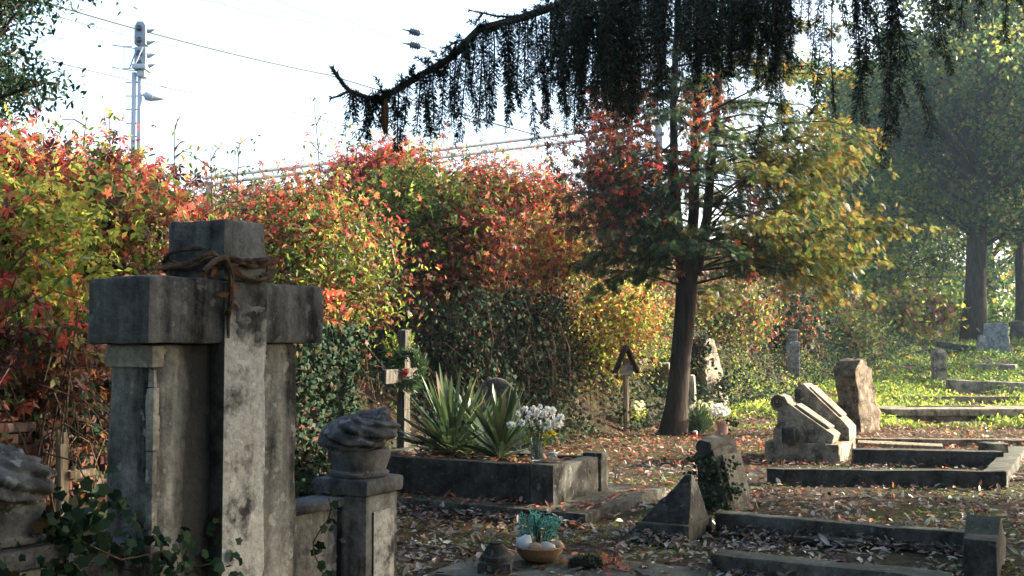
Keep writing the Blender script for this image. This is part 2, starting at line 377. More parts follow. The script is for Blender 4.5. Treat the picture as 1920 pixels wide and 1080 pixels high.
T_BLADE = (np.array([(-.03, 0, 0), (.03, 0, 0), (.022, .6, .02), (-.022, .6, .02), (.003, 1, -.1), (-.003, 1, -.1)]), np.array([(0, 1, 2, 3), (3, 2, 4, 5)]))

def unit(a): return a / np.maximum(np.linalg.norm(a, axis=-1, keepdims=True), 1e-9)
class Leaves:
    def __init__(s): s.V = []; s.Q = []; s.n = 0
    def add(s, tpl, P, D, N, S):
        P = np.asarray(P, float); n = len(P)
        if n == 0: return s
        S = np.broadcast_to(np.asarray(S, float), (n,))
        D = unit(D); N = N - (N * D).sum(1, keepdims=True) * D; N = unit(N); X = np.cross(D, N)
        V, Q = tpl; m = len(V)
        W3 = P[:, None, :] + S[:, None, None] * (V[None, :, 0:1] * X[:, None, :] + V[None, :, 1:2] * D[:, None, :] + V[None, :, 2:3] * N[:, None, :])
        s.V.append(W3.reshape(-1, 3)); s.Q.append((Q[None] + (np.arange(n) * m)[:, None, None] + s.n).reshape(-1, 4)); s.n += n * m
        return s
    def build(s, name, mat, parent=None, origin=(0, 0, 0)):
        V = np.concatenate(s.V) - np.array(origin); Q = np.concatenate(s.Q)
        me = bpy.data.meshes.new(name)
        me.vertices.add(len(V)); me.vertices.foreach_set('co', V.astype(np.float32).ravel())
        me.loops.add(Q.size); me.polygons.add(len(Q))
        me.polygons.foreach_set('loop_start', (np.arange(len(Q)) * 4).astype(np.int32))
        me.loops.foreach_set('vertex_index', Q.astype(np.int32).ravel())
        me.update(calc_edges=True); me.materials.append(MATS[mat])
        o = bpy.data.objects.new(name, me); COL.objects.link(o)
        if parent: o.parent = parent
        else: o.location = origin
        return o
def rnd(n, bias=(0, 0, 0), k=1.0):
    return RS.normal(0, 1, (n, 3)) * k + np.array(bias)

# ------------------------------------------------------------------ ground and embankment
def terrain():
    def axis(a, b, c, d, fine, grow):
        xs = list(np.arange(b, c, fine)); st = fine; x = b
        while x > a: st *= grow; x -= st; xs.insert(0, max(x, a))
        st = fine; x = xs[-1]
        while x < d: st *= grow; x += st; xs.append(min(x, d))
        return np.unique(np.array(xs))
    xs = axis(-300, -7, 14, 300, .3, 1.18); ys = axis(-40, 3, 34, 320, .3, 1.16)
    X, Y = np.meshgrid(xs, ys); Z = gh(X, Y); D = sd(X, Y)
    V = np.stack([X, Y, Z], -1).reshape(-1, 3); nx = len(xs)
    gf, bf = [], []
    for j in range(len(ys) - 1):
        for i in range(nx - 1):
            q = (j * nx + i, j * nx + i + 1, (j + 1) * nx + i + 1, (j + 1) * nx + i)
            (bf if D[j:j + 2, i:i + 2].mean() > .1 else gf).append(q)
    for name, fs in (('ground', gf), ('railway_embankment', bf)):
        used = np.unique(np.array(fs).ravel()); mp = np.full(len(V), -1); mp[used] = np.arange(len(used))
        me = bpy.data.meshes.new(name); me.from_pydata(V[used].tolist(), [], mp[np.array(fs)].tolist()); me.update(); finish(me, 'ground', True, 180)
        o = bpy.data.objects.new(name, me); COL.objects.link(o); o['kind'] = 'structure'
terrain()

# ------------------------------------------------------------------ all graves share one orientation: local x to the right and near, local y to the right and away
GR = math.atan2(-.478, .878)
UX = Vector((.878, -.478, 0)); UY = Vector((.478, .878, 0))

def leaf_cloud(L, tpl, centers, rad, n, size, down=.4, flat=1.0, nbias=(.1, -.6, .7)):
    """n leaves spread over clump centres"""
    C = np.asarray(centers, float); idx = RS.integers(0, len(C), n); rad = np.broadcast_to(np.asarray(rad, float), (len(C),))
    off = RS.normal(0, .5, (n, 3)); off[:, 2] *= flat
    P = C[idx] + off * rad[idx][:, None]
    L.add(tpl, P, rnd(n, (0, 0, -down)), rnd(n, nbias, .62), RS.uniform(size[0], size[1], n))
    return P

# ---- the big stone cross at the left ------------------------------------------------
B = Vector((-1.182, 3.5, 0))
def old(t, s, z=0.0): return (-s, t, z)            # t along the arms, s back into the stone
def ob(t0, t1, s0, s1, z0, z1, **k):
    return block((s1 - s0, t1 - t0, z1 - z0), ((-s0 - s1) / 2, (t0 + t1) / 2, (z0 + z1) / 2), **k)
cross = thing('cross_monument', 'massive weathered grey stone cross with sooty arms, standing in the left foreground', 'grave monument', B, GR)
obj('crossarm', ob(0, .90, 0, .295, 1.58, 1.805, bev=.016, L=.035, amp=.007), 'soot_stone', cross)
obj('cross_top', ob(.345, .57, .004, .29, 1.805, 2.03, bev=.018, L=.035, amp=.007, taper=(.97, .96)), 'soot_stone', cross)
obj('shaft', ob(.335, .56, -.012, .06, .1, 1.8, bev=.014, L=.04, amp=.007), 'shaft_stone', cross)
obj('back_slab', ob(.075, .81, .055, .27, 0, 1.58, bev=.02, L=.05, amp=.01), 'slab_stone', cross)
pl = ob(.062, .12, .047, .28, 1.5, 1.578, bev=.01, L=.04, amp=.006)
obj('slab_moulding', pl, 'pale_slab', cross)
# broken strip of pale render down the corner of the slab
strip = MB(); zz = 1.5; rr = random.Random(3)
while zz > .75:
    h = rr.uniform(.05, .12); w = rr.uniform(.012, .03)
    if rr.random() < .8: obj('render_remnant', ob(.072, .072 + w, .050, .085, zz - h, zz, bev=.006, L=.03, amp=.006), 'pale_slab', cross)
    zz -= h
nose = MB()
for k, (t, z, r, sc) in enumerate([(.45, 1.66, .035, (.5, 1.4, .5)), (.42, 1.62, .03, (.5, 1, .6)), (.48, 1.63, .022, (.5, 1, .8)), (.45, 1.71, .045, (.4, 2.1, .5)), (.40, 1.69, .03, (.5, .7, 1.2)), (.50, 1.69, .03, (.5, .7, 1.2))]):
    nose.ball((.006, t, z), r, 8, (sc[0] * .5, sc[1], sc[2]), .6, k)
obj('carved_relief', nose, 'soot_stone', cross)

vine = thing('dry_vine', 'dead twisted vine stem wound round the neck of the stone cross', 'dead vine', B, GR)
vb = MB()
def wind(z0, r, turns, ph, n=60, dz=.08, sd_=0):
    pts = []
    for i in range(n):
        a = ph + turns * 2 * math.pi * i / (n - 1)
        ca, sa = math.cos(a), math.sin(a); q = (abs(ca) ** 5 + abs(sa) ** 5) ** -.2
        ex = (.158 + .012 * math.sin(i * .7 + sd_)) * q; ey = (.135 + .012 * math.cos(i * .9 + sd_)) * q
        pts.append((-.147 + ex * ca, .457 + ey * sa, z0 + dz * i / n + .012 * math.sin(i * .55 + sd_)))
    vb.tube(pts, [r * .62 * (1 + .25 * math.sin(i * 1.1 + sd_)) for i in range(n)], 7, .3)
wind(1.822, .016, 1.3, .4); wind(1.835, .012, 1.5, 2.0, sd_=2); wind(1.85, .014, .8, 2.6, dz=.03, sd_=4); wind(1.87, .009, 1.1, 3.4, dz=.02, sd_=5)
vb.tube([(.02, .22, 1.83), (.03, .27, 1.87), (.035, .31, 1.88), (.03, .345, 1.82), (.025, .35, 1.74), (.022, .34, 1.66), (.02, .345, 1.6)], [.008, .011, .012, .012, .009, .007, .004], 7, .3)
vb.tube([(-.08, .06, 1.83), (-.1, .15, 1.84), (-.05, .22, 1.86), (.0, .28, 1.9), (.028, .33, 1.85), (.02, .42, 1.815), (.022, .5, 1.81), (.02, .57, 1.83), (-.03, .6, 1.85), (-.12, .6, 1.84)], [.006, .008, .009, .009, .009, .01, .01, .01, .009, .007], 7, .3)
obj('stem', vb, 'twig', vine)
L = Leaves()
c = [(.03, .325, 1.84), (.035, .335, 1.78), (.035, .34, 1.72), (.02, .27, 1.84)]
P = leaf_cloud(L, T_OVAL, c, [.035, .03, .025, .04], 20, (.03, .06), 1.4, 1, (1, 0, .3))
L.build('dead_foliage', 'dead_leaf', vine)

# ---- enclosure wall with pillars and carved urns ------------------------------------
for side, lab, t0, t1, pt in ((1, 'low stone enclosure wall with pillar, right of the stone cross', .70, 1.195, 1.20), (-1, 'low stone enclosure wall with ivy, at the lower left edge', -.29, .14, -.575)):
    w = thing('enclosure_wall', lab, 'grave wall', B, GR, 'walls beside the stone cross')
    obj('wall_panel', ob(t0, t1, .15, .26, 0, .885, bev=.012, L=.07, amp=.004), 'monument_stone', w)
    obj('coping', ob(t0 - .003, t1 + .002, .112, .285, .885, .925, bev=.012, L=.06, amp=.004), 'carved_stone', w)
    obj('skirting', ob(t0, t1, .125, .15, .0, .12, bev=.008), 'monument_stone', w)
    p = obj('pillar', ob(pt + .018, pt + .255, .018, .27, 0, .93, bev=.014, L=.06, amp=.004), 'monument_stone', w)
    obj('pillar_cap', ob(pt, pt + .275, .0, .29, .93, .998, bev=.016, L=.05, amp=.004), 'carved_stone', p)
    obj('pillar_panel', ob(pt + .06, pt + .21, .008, .018, .1, .86, bev=.004), 'shaft_stone', p)

def urn_parts(root):
    base = MB(); 
    base.lathe([(.095, 0), (.118, .004), (.124, .02), (.112, .03), (.118, .05), (.13, .08), (.133, .105), (.122, .118), (.1, .122)], 28, None, lambda t, z: 1 + .05 * math.cos(4 * t) * (1 if z > .02 else 1.6))
    obj('urn_base', base, 'carved_stone', root)
    b = bmesh.new(); bmesh.ops.create_uvsphere(b, u_segments=72, v_segments=40, radius=1)
    for v in b.verts:
        n = v.co.normalized(); a = math.atan2(n.y, n.x); el = math.asin(max(-1, min(1, n.z)))
        ph_ = 3 * (a + 1.2 * el) + 1.6 * el + .4 * noise.noise(n * 1.5); f = 1.03 - .15 * (1 - abs(math.sin(ph_))) ** 2.2 + .03 * math.sin(2 * ph_) + .035 * math.sin(13 * a + 8 * el) + .05 * noise.noise(n * 2.2)
        x, y, z = n.x * .168 * f, n.y * .16 * f, n.z * .082 * (f * .6 + .4)
        z += .03 * math.sin(a + .6) * (n.x ** 2 + n.y ** 2)          # one flank lifts like cloth in wind
        if n.z < -.3: z = max(z, -.07); x *= .93; y *= .93
        v.co = Vector((x, y, .185 + z))
    obj('draped_body', MB().bm(b), 'carved_stone', root, True, None, 70)
    cr = MB(); q = random.Random(4)
    for k in range(9):
        a = -.5 + k * .28
        cr.ball((.02 + .085 * math.cos(a) , .1 * math.sin(a) + .02, .235 + .012 * q.random() + .018 * math.sin(k * .4)), .027 + .007 * q.random(), 8, (1, 1, 1.1), .3, k)
    obj('scalloped_crest', cr, 'carved_stone', root, True, None, 70)
u0 = thing('carved_urn', 'carved grey stone urn with draped top on the pillar right of the cross', 'stone urn', B + UX * -.145 + UY * 1.337 + Vector((0, 0, .998)), GR + .5, 'carved urns on the wall pillars')
urn_parts(u0)
u1 = copy_tree(u0); u1.location = B + UX * -.145 + UY * -.437 + Vector((0, 0, .998)); u1.rotation_euler = (0, 0, GR + 2.2)
tag(u1, 'carved stone urn overgrown with ivy, cut by the left picture edge')

# ivy over the left wall
iv = thing('ivy', 'dark green ivy spilling over the low wall at the foot of the cross', 'ivy', B + UY * -.1)
L = Leaves(); cs = []
for k in range(46):
    t = R.uniform(-.62, .36); cs.append(B + UY * t + UX * R.uniform(-.32, .03 if t < .05 else .05) + Vector((0, 0, R.gauss(.90 if t < .1 else .74, .07))))
for k in range(8): cs.append(B + UY * R.uniform(-.35, -.25) + UX * R.uniform(-.1, .04) + Vector((0, 0, R.uniform(.9, 1.08))))
for k in range(0): cs.append(B + UY * R.uniform(.5, .85) + UX * .03 + Vector((0, 0, R.uniform(.45, .9))))
leaf_cloud(L, T_IVY, cs, .085, 1300, (.022, .048), .5, 1, (.6, -.6, .7)); L.build('foliage', 'ivy_leaf', iv, iv.location)
st = MB()
for k in range(16):
    a = R.choice(cs); b2 = R.choice(cs); mid = (a + b2) / 2 + Vector((0, 0, -.05))
    if (a - b2).length < .6: st.tube([a - iv.location, mid - iv.location, b2 - iv.location], .003, 5)
obj('stem', st, 'twig', iv)
sp = thing('ivy', 'single thin ivy runner with a few leaves climbing beside the right wall coping', 'ivy', B + UY * .9)
L = Leaves(); q0 = B + UY * .98 + UX * -.1; pts = [q0 + Vector((.03 * math.sin(k), 0, .55 + .045 * k)) + UX * (.006 * k) for k in range(10)]
obj('stem', MB().tube([p - sp.location for p in pts], .003, 5), 'twig', sp)
leaf_cloud(L, T_IVY, [p + UX * .02 for p in pts], .03, 22, (.03, .05), .6, 1, (.7, -.7, .3)); L.build('foliage', 'ivy_leaf', sp, sp.location)

# ---- broken wooden cross, left --------------------------------------------------------
wx = thing('wooden_cross', 'broken little wooden cross, sunlit top, standing between ivy and brick wall', 'wooden cross', (-2.9, 7.0, g1(-2.9, 7.0)), GR, rot=(0, math.radians(-2), GR))
obj('post', block((.05, .06, .62), (0, 0, .27), bev=.004, L=.05, amp=.003), 'wood', wx)
obj('broken_tip', block((.022, .03, .09), (.012, .014, .61), bev=.003, L=.03, amp=.003, mb=block((.018, .026, .1), (-.012, -.016, .62), bev=.003, L=.03, amp=.003)), 'wood', wx)
obj('crossbar', block((.03, .2, .045), (.04, .12, .38), bev=.004, L=.05, amp=.003), 'wood', wx)

# ---- brick wall at the toe of the bank -----------------------------------------------
bw = thing('brick_wall', 'old red brick retaining wall half hidden by creepers, behind the stone cross', 'brick wall', (-3.3, 7.05, 0))
bl, mo = MB(), MB(); q = random.Random(8)
segs = [((-5.6, 4.25), (-3.32, 7.05)), ((-3.32, 7.05), (-1.95, 11.3))]
for a, b2 in segs:
    a = Vector((*a, 0)); b2 = Vector((*b2, 0)); d = (b2 - a); ln = d.length; d.normalize(); nrm = Vector((d.y, -d.x, 0)); rz = math.atan2(d.y, d.x)
    o0 = Vector((-3.3, 7.05, 0))
    mm = Matrix.Translation((a + b2) / 2 - nrm * .13 - o0) @ Matrix.Rotation(rz, 4, 'Z')
    block((ln, .2, 1.3), (0, 0, .6), bev=.01, L=2, amp=0, M=mm, mb=mo)
    for r in range(17):
        x = -.12 * (r % 2)
        while x < ln:
            if not (q.random() < .12):
                p = a + d * (x + .12) + nrm * (q.gauss(-.03, .014)) - o0 + Vector((0, 0, .04 + r * .075))
                block((.235, .11, .062), (0, 0, 0), bev=.006, L=9, amp=0, M=Matrix.Translation(p) @ Matrix.Rotation(rz + q.gauss(0, .035), 4, 'Z') @ Matrix.Rotation(q.gauss(0, .03), 4, 'X'), mb=bl)
            x += .247
obj('brickwork', bl, 'brick', bw, False); obj('mortar', mo, 'mortar', bw, False)

# ------------------------------------------------------------------ yucca grave
SL = Vector((.625, 9.19, 0))
sb = thing('grave_slab', 'broad low concrete slab under the raised yucca bed', 'slab', SL, GR)
obj('slab', block((3.1, 1.95, .2), (-1.55, .975, .01), bev=.015, L=.14, amp=.007), 'kerb_stone', sb)
BD = Vector((.369, 9.66, .11))
bed = thing('raised_grave_bed', 'raised stone-walled grave bed planted with yuccas', 'grave bed', BD, GR)
obj('front_wall', block((2.0, .15, .36), (-1.24, .075, .165), bev=.01, L=.1, amp=.005), 'dark_stone', bed)
obj('corner_block', block((.235, .235, .372), (-.118, .118, .172), bev=.01, L=.08, amp=.005), 'kerb_stone', bed)
obj('end_wall', block((.15, .78, .345), (-.09, .63, .16), bev=.01, L=.09, amp=.005), 'kerb_stone', bed)
obj('corner_post', block((.2, .17, .385), (-.09, 1.115, .175), bev=.012, L=.08, amp=.005), 'kerb_stone', bed)
obj('rear_wall', block((2.0, .14, .34), (-1.2, 1.1, .155), bev=.01, L=.12, amp=.005), 'dark_stone', bed)
obj('head_wall', block((.15, .9, .34), (-2.17, .6, .155), bev=.01, L=.12, amp=.005), 'dark_stone', bed)
obj('soil', block((1.9, .92, .2), (-1.13, .59, .19), bev=.02, L=.1, amp=.012), 'soil', bed)
def loc(o, x, y, z=0): return o + UX * x + UY * y + Vector((0, 0, z))

def yucca(base, n, hgt, label, seed, lean=(0, 0)):
    q = np.random.default_rng(seed)
    t = thing('yucca_plant', label, 'yucca', base, 0, 'yuccas in the raised grave bed')
    V = []; Fq = []; nv = 0
    for k in range(n):
        az = q.uniform(0, 2 * math.pi); u = q.uniform(0, 1) ** .75
        pol = math.radians(6 + 84 * u); l = hgt * q.uniform(.75, 1.08) * (1 - .12 * u); w = q.uniform(.015, .024)
        d = np.array([math.cos(az) * math.sin(pol) + lean[0], math.sin(az) * math.sin(pol) + lean[1], math.cos(pol)]); d /= np.linalg.norm(d)
        side = np.cross(d, [0, 0, 1.0]); side /= np.linalg.norm(side) + 1e-9; up = np.cross(side, d)
        st_ = np.array([0, 0, .02 + .16 * (1 - u)]) + d * .03; seg = 5; tw = q.normal(0, .25)
        side = side * math.cos(tw) + up * math.sin(tw)
        for i in range(seg + 1):
            s = i / seg; p = st_ + d * l * s + np.array([0, 0, -1]) * (.12 + .25 * q.uniform(0, 1) * (q.uniform() < .2)) * l * s * s * u
            ww = w * (.65 + .7 * math.sin(min(1, s * 1.3) * math.pi * .6)) * (1 - s ** 5) + .0008
            V += [p - side * ww, p + up * .006 * 0 - up * .006 * (1 - s), p + side * ww]
        for i in range(seg):
            a = nv + i * 3
            Fq += [(a, a + 1, a + 4, a + 3), (a + 1, a + 2, a + 5, a + 4)]
        nv += 3 * (seg + 1)
    me = bpy.data.meshes.new('leaf_rosette'); me.from_pydata([tuple(v) for v in V], [], Fq); me.update(); finish(me, 'yucca_leaf', False)
    o = bpy.data.objects.new('leaf_rosette', me); COL.objects.link(o); o.parent = t
    L = Leaves(); m_ = 26
    a = q.uniform(0, 6.28, m_); P = np.stack([.06 * np.cos(a), .06 * np.sin(a), np.full(m_, .06)], 1)
    L.add(T_BLADE, P, np.stack([np.cos(a), np.sin(a), q.uniform(-.5, .1, m_)], 1), np.tile([0, 0, 1.0], (m_, 1)), q.uniform(.2, .34, m_))
    L.build('dry_foliage', 'dead_leaf', t)
p = at(846, 850, 10.9); yucca(Vector((p.x, p.y, .38)), 120, .78, 'tall yucca beside the wooden cross, left of its twin', 2, (-.12, 0))
p = at(938, 850, 10.55); yucca(Vector((p.x, p.y, .38)), 105, .62, 'lower spreading yucca, next to the white flowers', 5, (.08, -.1))
p = at(890, 830, 11.2); yucca(Vector((p.x, p.y, .38)), 60, .7, 'half hidden yucca in the gap behind the two front yuccas', 9, (.05, .05))

def flower_head(mb_leaves, c, r, n=26, q=None):
    d = unit(RS.normal(0, 1, (n, 3)) + np.array([0, -.2, .35])); mb_leaves.add(T_OVAL, np.tile(np.array(c), (n, 1)), d, rnd(n), r)
def bouquet(name, label, base, heads, mat, r, stem_len, group=None, extra=None, leafmat='green_leaf', nleaf=40, spread=.1):
    t = thing(name, label, 'flowers', base, 0, group)
    stems = MB(); hs = []
    for (x, y, z) in heads:
        stems.tube([(x * .1, y * .1, 0), (x * .5, y * .5, z * .55), (x, y, z)], .0025, 5)
    obj('stem', stems, 'conifer_sprig', t)
    for (x, y, z) in heads:
        L = Leaves(); flower_head(L, (x, y, z), r * R.uniform(.95, 1.35), 34); L.build('flower_head', mat, t)
    if extra:
        for (x, y, z) in extra[0]:
            L = Leaves(); flower_head(L, (x, y, z), r * .85); L.build('flower_head', extra[1], t)
    L = Leaves(); cs = [(x * .6, y * .6, z * .65) for x, y, z in heads]
    leaf_cloud(L, T_OVAL, cs, spread * .5, nleaf, (.03, .07), 0, 1); L.build('flower_foliage', leafmat, t)
    return t
def pxoff(px, py, y, base): return at(px, py, y) - base
vp = at(1007, 862, 9.93); vp.z = .478
vs = thing('glass_vase', 'tall clear glass vase of white flowers on the grave bed corner', 'vase', vp)
gl = MB(); gl.lathe([(.05, 0), (.058, .004), (.06, .03), (.056, .12), (.06, .215), (.062, .22), (.057, .22), (.052, .12), (.055, .03), (.045, .012)], 24); obj('vase_glass', gl, 'glass', vs)
hd = []; q = random.Random(6)
for px, py in [(972, 778), (985, 770), (1000, 768), (1012, 765), (1026, 770), (1035, 780), (1020, 782), (1005, 782), (990, 786), (978, 795), (998, 797), (1012, 796), (1028, 793), (1040, 790), (1051, 785), (1052, 797), (1045, 800), (1018, 806), (1003, 808), (1030, 806), (962, 798), (956, 799), (1008, 774), (1022, 776), (993, 777), (1036, 772)]:
    o_ = pxoff(px, py, 9.93 + q.uniform(-.09, .07), vp); hd.append((o_.x, o_.y, o_.z))
ye = [tuple(pxoff(px, py, 9.86, vp)) for px, py in [(1022, 815), (1032, 812), (1030, 819), (1038, 815)]]
bouquet('flower_bouquet', 'big bunch of white chrysanthemums with some yellow, beside the yuccas', vp + Vector((0, 0, .01)), hd, 'petal_white', .032, .3, None, (ye, 'petal_yellow'), nleaf=70, spread=.12)
cj = at(1036, 862, 9.9); cj.z = .478
t = thing('candle_jar', 'small glass grave candle jar, beside the flower vase', 'candle jar', cj)
obj('jar', MB().lathe([(.038, 0), (.042, .004), (.044, .05), (.036, .06), (.036, .075), (.033, .075), (.033, .058), (.04, .05), (.037, .01)], 20), 'glass', t)
obj('lid', MB().lathe([(.037, .062), (.039, .064), (.039, .076), (.034, .08), (.01, .081)], 20), 'tin', t)

# ---- wooden cross with a wreath ------------------------------------------------------
wc = at(755, 836, 11.95); wc.z = 0
t = thing('wooden_cross', 'tall plain wooden grave cross with a wreath hung on it, behind the yuccas', 'wooden cross', wc, GR, rot=(math.radians(1.2), math.radians(1.5), GR))
obj('post', block((.10, .115, 1.75), (0, 0, .815), bev=.007, L=.1, amp=.003), 'grey_wood', t)
obj('crossbar', block((.055, .68, .15), (.078, -.15, 1.2), bev=.006, L=.1, amp=.003), 'grey_wood', t)
wp = at(764, 692, 11.75)
w = thing('wreath', 'green fir wreath with a red bauble hanging on the wooden cross', 'wreath', wp, 0)
L = Leaves(); n = 1500; a = RS.uniform(0, 6.28, n)
P = np.stack([.13 * np.cos(a) + RS.normal(0, .03, n), RS.normal(0, .045, n), .16 * np.sin(a) + RS.normal(0, .035, n)], 1)
L.add(T_NEEDLE, P, np.stack([np.cos(a + 1.0), np.zeros(n), np.sin(a + 1.0)], 1) + RS.normal(0, .5, (n, 3)), rnd(n), RS.uniform(.05, .1, n)); L.build('fir_ring', 'conifer_sprig', w)
for k, (a0, x, z) in enumerate([(.3, -.1, .17), (-.15, .02, .19), (.5, -.15, .12)]):
    L = Leaves(); n = 90; u = RS.uniform(0, 1, n); P = np.stack([x - math.sin(a0) * u * .2, np.full(n, -.04), z + math.cos(a0) * u * .2], 1)
    L.add(T_NEEDLE, P, np.stack([RS.choice([-1, 1], n) * .8 - math.sin(a0), RS.normal(0, .3, n), np.full(n, .7)], 1), rnd(n), RS.uniform(.04, .06, n)); L.build('fir_sprig', 'cover_leaf', w)
obj('bauble', MB().ball((-.01, -.07, -.03), .035), 'red_bauble', w); obj('ribbon', MB().tube([(-.02, -.06, .0), (-.05, -.07, -.04), (-.04, -.07, -.1)], .008, 6), 'red_bauble', w)

def roundstone(name, label, p, w, h, th, mat, rot=(0, 0, 0), grp=None):
    t = thing(name, label, 'headstone', p, 0, grp, rot=rot)
    out = [(-w / 2, 0), (w / 2, 0), (w / 2, h * .6)] + [(w / 2 * math.cos(a), h * .6 + h * .4 * math.sin(a)) for a in [math.pi * k / 10 for k in range(1, 10)]] + [(-w / 2, h * .6)]
    obj('stone', prism(out, 'y', -th / 2, th / 2, bev=.02, L=.1, amp=.012), mat, t); return t
p = at(930, 760, 13.4); roundstone('headstone', 'dark round-topped headstone hidden behind the yuccas', Vector((p.x, p.y, g1(p.x, p.y) - .1)), .62, 1.2, .16, 'dark_stone', (0, 0, .2))

# ---- little roofed grave post ----------------------------------------------------------
p = gp(1174, 812); Z = p.y
t = thing('roofed_grave_post', 'slim wooden grave post with small gabled roof and plaque, left of the tree trunk', 'wooden grave marker', p, .25)
k = Z / F
obj('post', block((.085, .07, 1.32), (0, 0, .6), bev=.006, L=.1, amp=.003), 'wood', t)
for s in (-1, 1):
    obj('roof_board', block((.035, .2, .5), (0, 0, 0), bev=.005, L=.12, amp=.002, M=Matrix.Translation((s * .105, -.02, 1.24)) @ Matrix.Rotation(-s * math.radians(24), 4, 'Y')), 'dark_wood', t)
obj('plaque', block((.22, .025, .17), (0, -.05, 1.06), bev=.01, L=.1, amp=.003), 'pale_slab', t)
p = gp(1190, 806)
hd = [tuple(at(px, py, p.y + q.uniform(-.1, .1)) - p) for px, py in [(1193, 757), (1199, 763), (1189, 765), (1196, 770), (1203, 757)]]
bouquet('flower_bouquet', 'small bunch of cream flowers by the roofed grave post', p, hd, 'petal_cream', .06, .3, None, None, 'lime_leaf', 160, .3)

# ---- flowers right of the trunk ---------------------------------------------------------
p = gp(1310, 812)
t = thing('fir_bush', 'small dense dark fir-like bush right of the trunk foot', 'bush', p)
L = Leaves(); n = 1700; a = unit(RS.normal(0, 1, (n, 3))); a[:, 2] = np.abs(a[:, 2]); rr_ = RS.uniform(.2, 1, n)[:, None]
L.add(T_NEEDLE, a * rr_ * np.array([.22, .2, .5]), a + np.array([0, 0, .6]), rnd(n), RS.uniform(.06, .1, n)); L.build('foliage', 'conifer_sprig', t)
obj('stem', MB().tube([(0, 0, 0), (0, 0, .3)], [.02, .008], 6), 'twig', t)
p = gp(1328, 800)
hd = [tuple(at(px, py, p.y + q.uniform(-.1, .1)) - p) for px, py in [(1300, 762), (1312, 757), (1322, 760), (1332, 757), (1338, 764), (1326, 768), (1308, 768)]]
bouquet('flower_bouquet', 'yellowish wilting bouquet above the fir-like bush', p, hd, 'petal_cream', .06, .3, None, None, 'lime_leaf', 130, .3)
p = gp(1355, 816)
pv = thing('plant_pot', 'pale terracotta flower pot of white flowers by the trunk foot', 'flower pot', p)
obj('pot', MB().lathe([(.075, 0), (.08, .005), (.095, .18), (.11, .2), (.11, .235), (.1, .235), (.095, .2)], 20), 'terracotta', pv)
hd = [tuple(at(px, py, p.y + q.uniform(-.1, .1)) - p) for px, py in [(1335, 772), (1343, 767), (1351, 766), (1359, 770), (1364, 774), (1347, 775), (1356, 778), (1340, 779)]]
bouquet('flower_bouquet', 'white chrysanthemums standing in the terracotta pot', p + Vector((0, 0, .02)), hd, 'petal_white', .055, .3, None, None, 'green_leaf', 60, .25)
p = gp(1303, 822); t = thing('grave_candle', 'tiny red grave candle on the leaf litter near the trunk', 'grave candle', p)
obj('holder', MB().lathe([(.04, 0), (.045, .01), (.045, .09), (.038, .1)], 16), 'red_glass', t); obj('lid', MB().lathe([(.046, .098), (.046, .11), (.02, .125)], 16), 'tin', t)

# ------------------------------------------------------------------ headstones and tombs to the right
# scroll tomb
ST = Vector((4.14, 13.7, 0))
t = thing('scroll_tomb', 'sloping desk-shaped tomb with a rolled scroll end and two inclined slabs', 'tomb', ST, GR)
obj('plinth', block((.95, 1.08, .3), (-.475, .54, .10), bev=.014, L=.1, amp=.005), 'warm_stone', t)
def scroll(y0, y1, top, dx, name):
    out = [(-.10 + dx, .25), (-.07 + dx, .36), (-.66 + dx, top - .02), (-.70 + dx, top + .055), (-.78 + dx, top + .085), (-.87 + dx, top + .05), (-.90 + dx, top - .04), (-.86 + dx, top - .12), (-.80 + dx, top - .14), (-.80 + dx, .5), (-.86 + dx, .38), (-.86 + dx, .25)]
    return obj(name, prism(out, 'y', y0, y1, bev=.012, L=.09, amp=.005), 'warm_stone', t)
scroll(.08, .5, .78, 0, 'scroll_stone')
# incised spiral on the scroll end
sp_ = MB(); pts = []
for i in range(40):
    a = i * .35; r = .09 - .0019 * i; pts.append((-.795 + r * math.cos(a), .075, .765 + r * math.sin(a)))
sp_.tube(pts, .012, 6); obj('scroll_spiral', sp_, 'rough_stone', t)
out2 = [(.02, .25), (.02, .42), (-.05, .5), (-.56, .98), (-.62, .985), (-.70, .9), (-.66, .25)]
obj('inclined_slab', prism(out2, 'y', .56, 1.02, bev=.012, L=.09, amp=.005), 'warm_stone', t)
M2 = Matrix.Translation((-.30, .79, .755)) @ Matrix.Rotation(math.radians(43), 4, 'Y')
obj('raised_panel', block((.56, .34, .03), (0, 0, 0), bev=.008, L=.1, amp=.003, M=M2), 'warm_stone', t)
M3 = Matrix.Translation((-.36, .29, .585)) @ Matrix.Rotation(math.radians(34), 4, 'Y')
obj('raised_panel', block((.52, .3, .03), (0, 0, 0), bev=.008, L=.1, amp=.003, M=M3), 'warm_stone', t)
obj('foot_block', block((.16, .14, .2), (-.62, -.02, .35), bev=.014, L=.06, amp=.006), 'dark_stone', t)

# standing broken stele
p = gp(1612, 812)
t = thing('stele', 'tall rough broken standing stone leaning left, sunlit down one edge', 'standing stone', p, GR, rot=(math.radians(4), math.radians(-3), math.radians(-48)))
b_ = [(-.3, 0), (.36, 0), (.36, .25), (.27, .8), (.17, 1.12), (.05, 1.25), (-.1, 1.22), (-.26, 1.1), (-.3, .95), (-.24, .7), (-.3, .5), (-.27, .3)]
obj('stone', prism(b_, 'x', -.22, .2, bev=.03, L=.06, amp=.035), 'rough_stone', t)
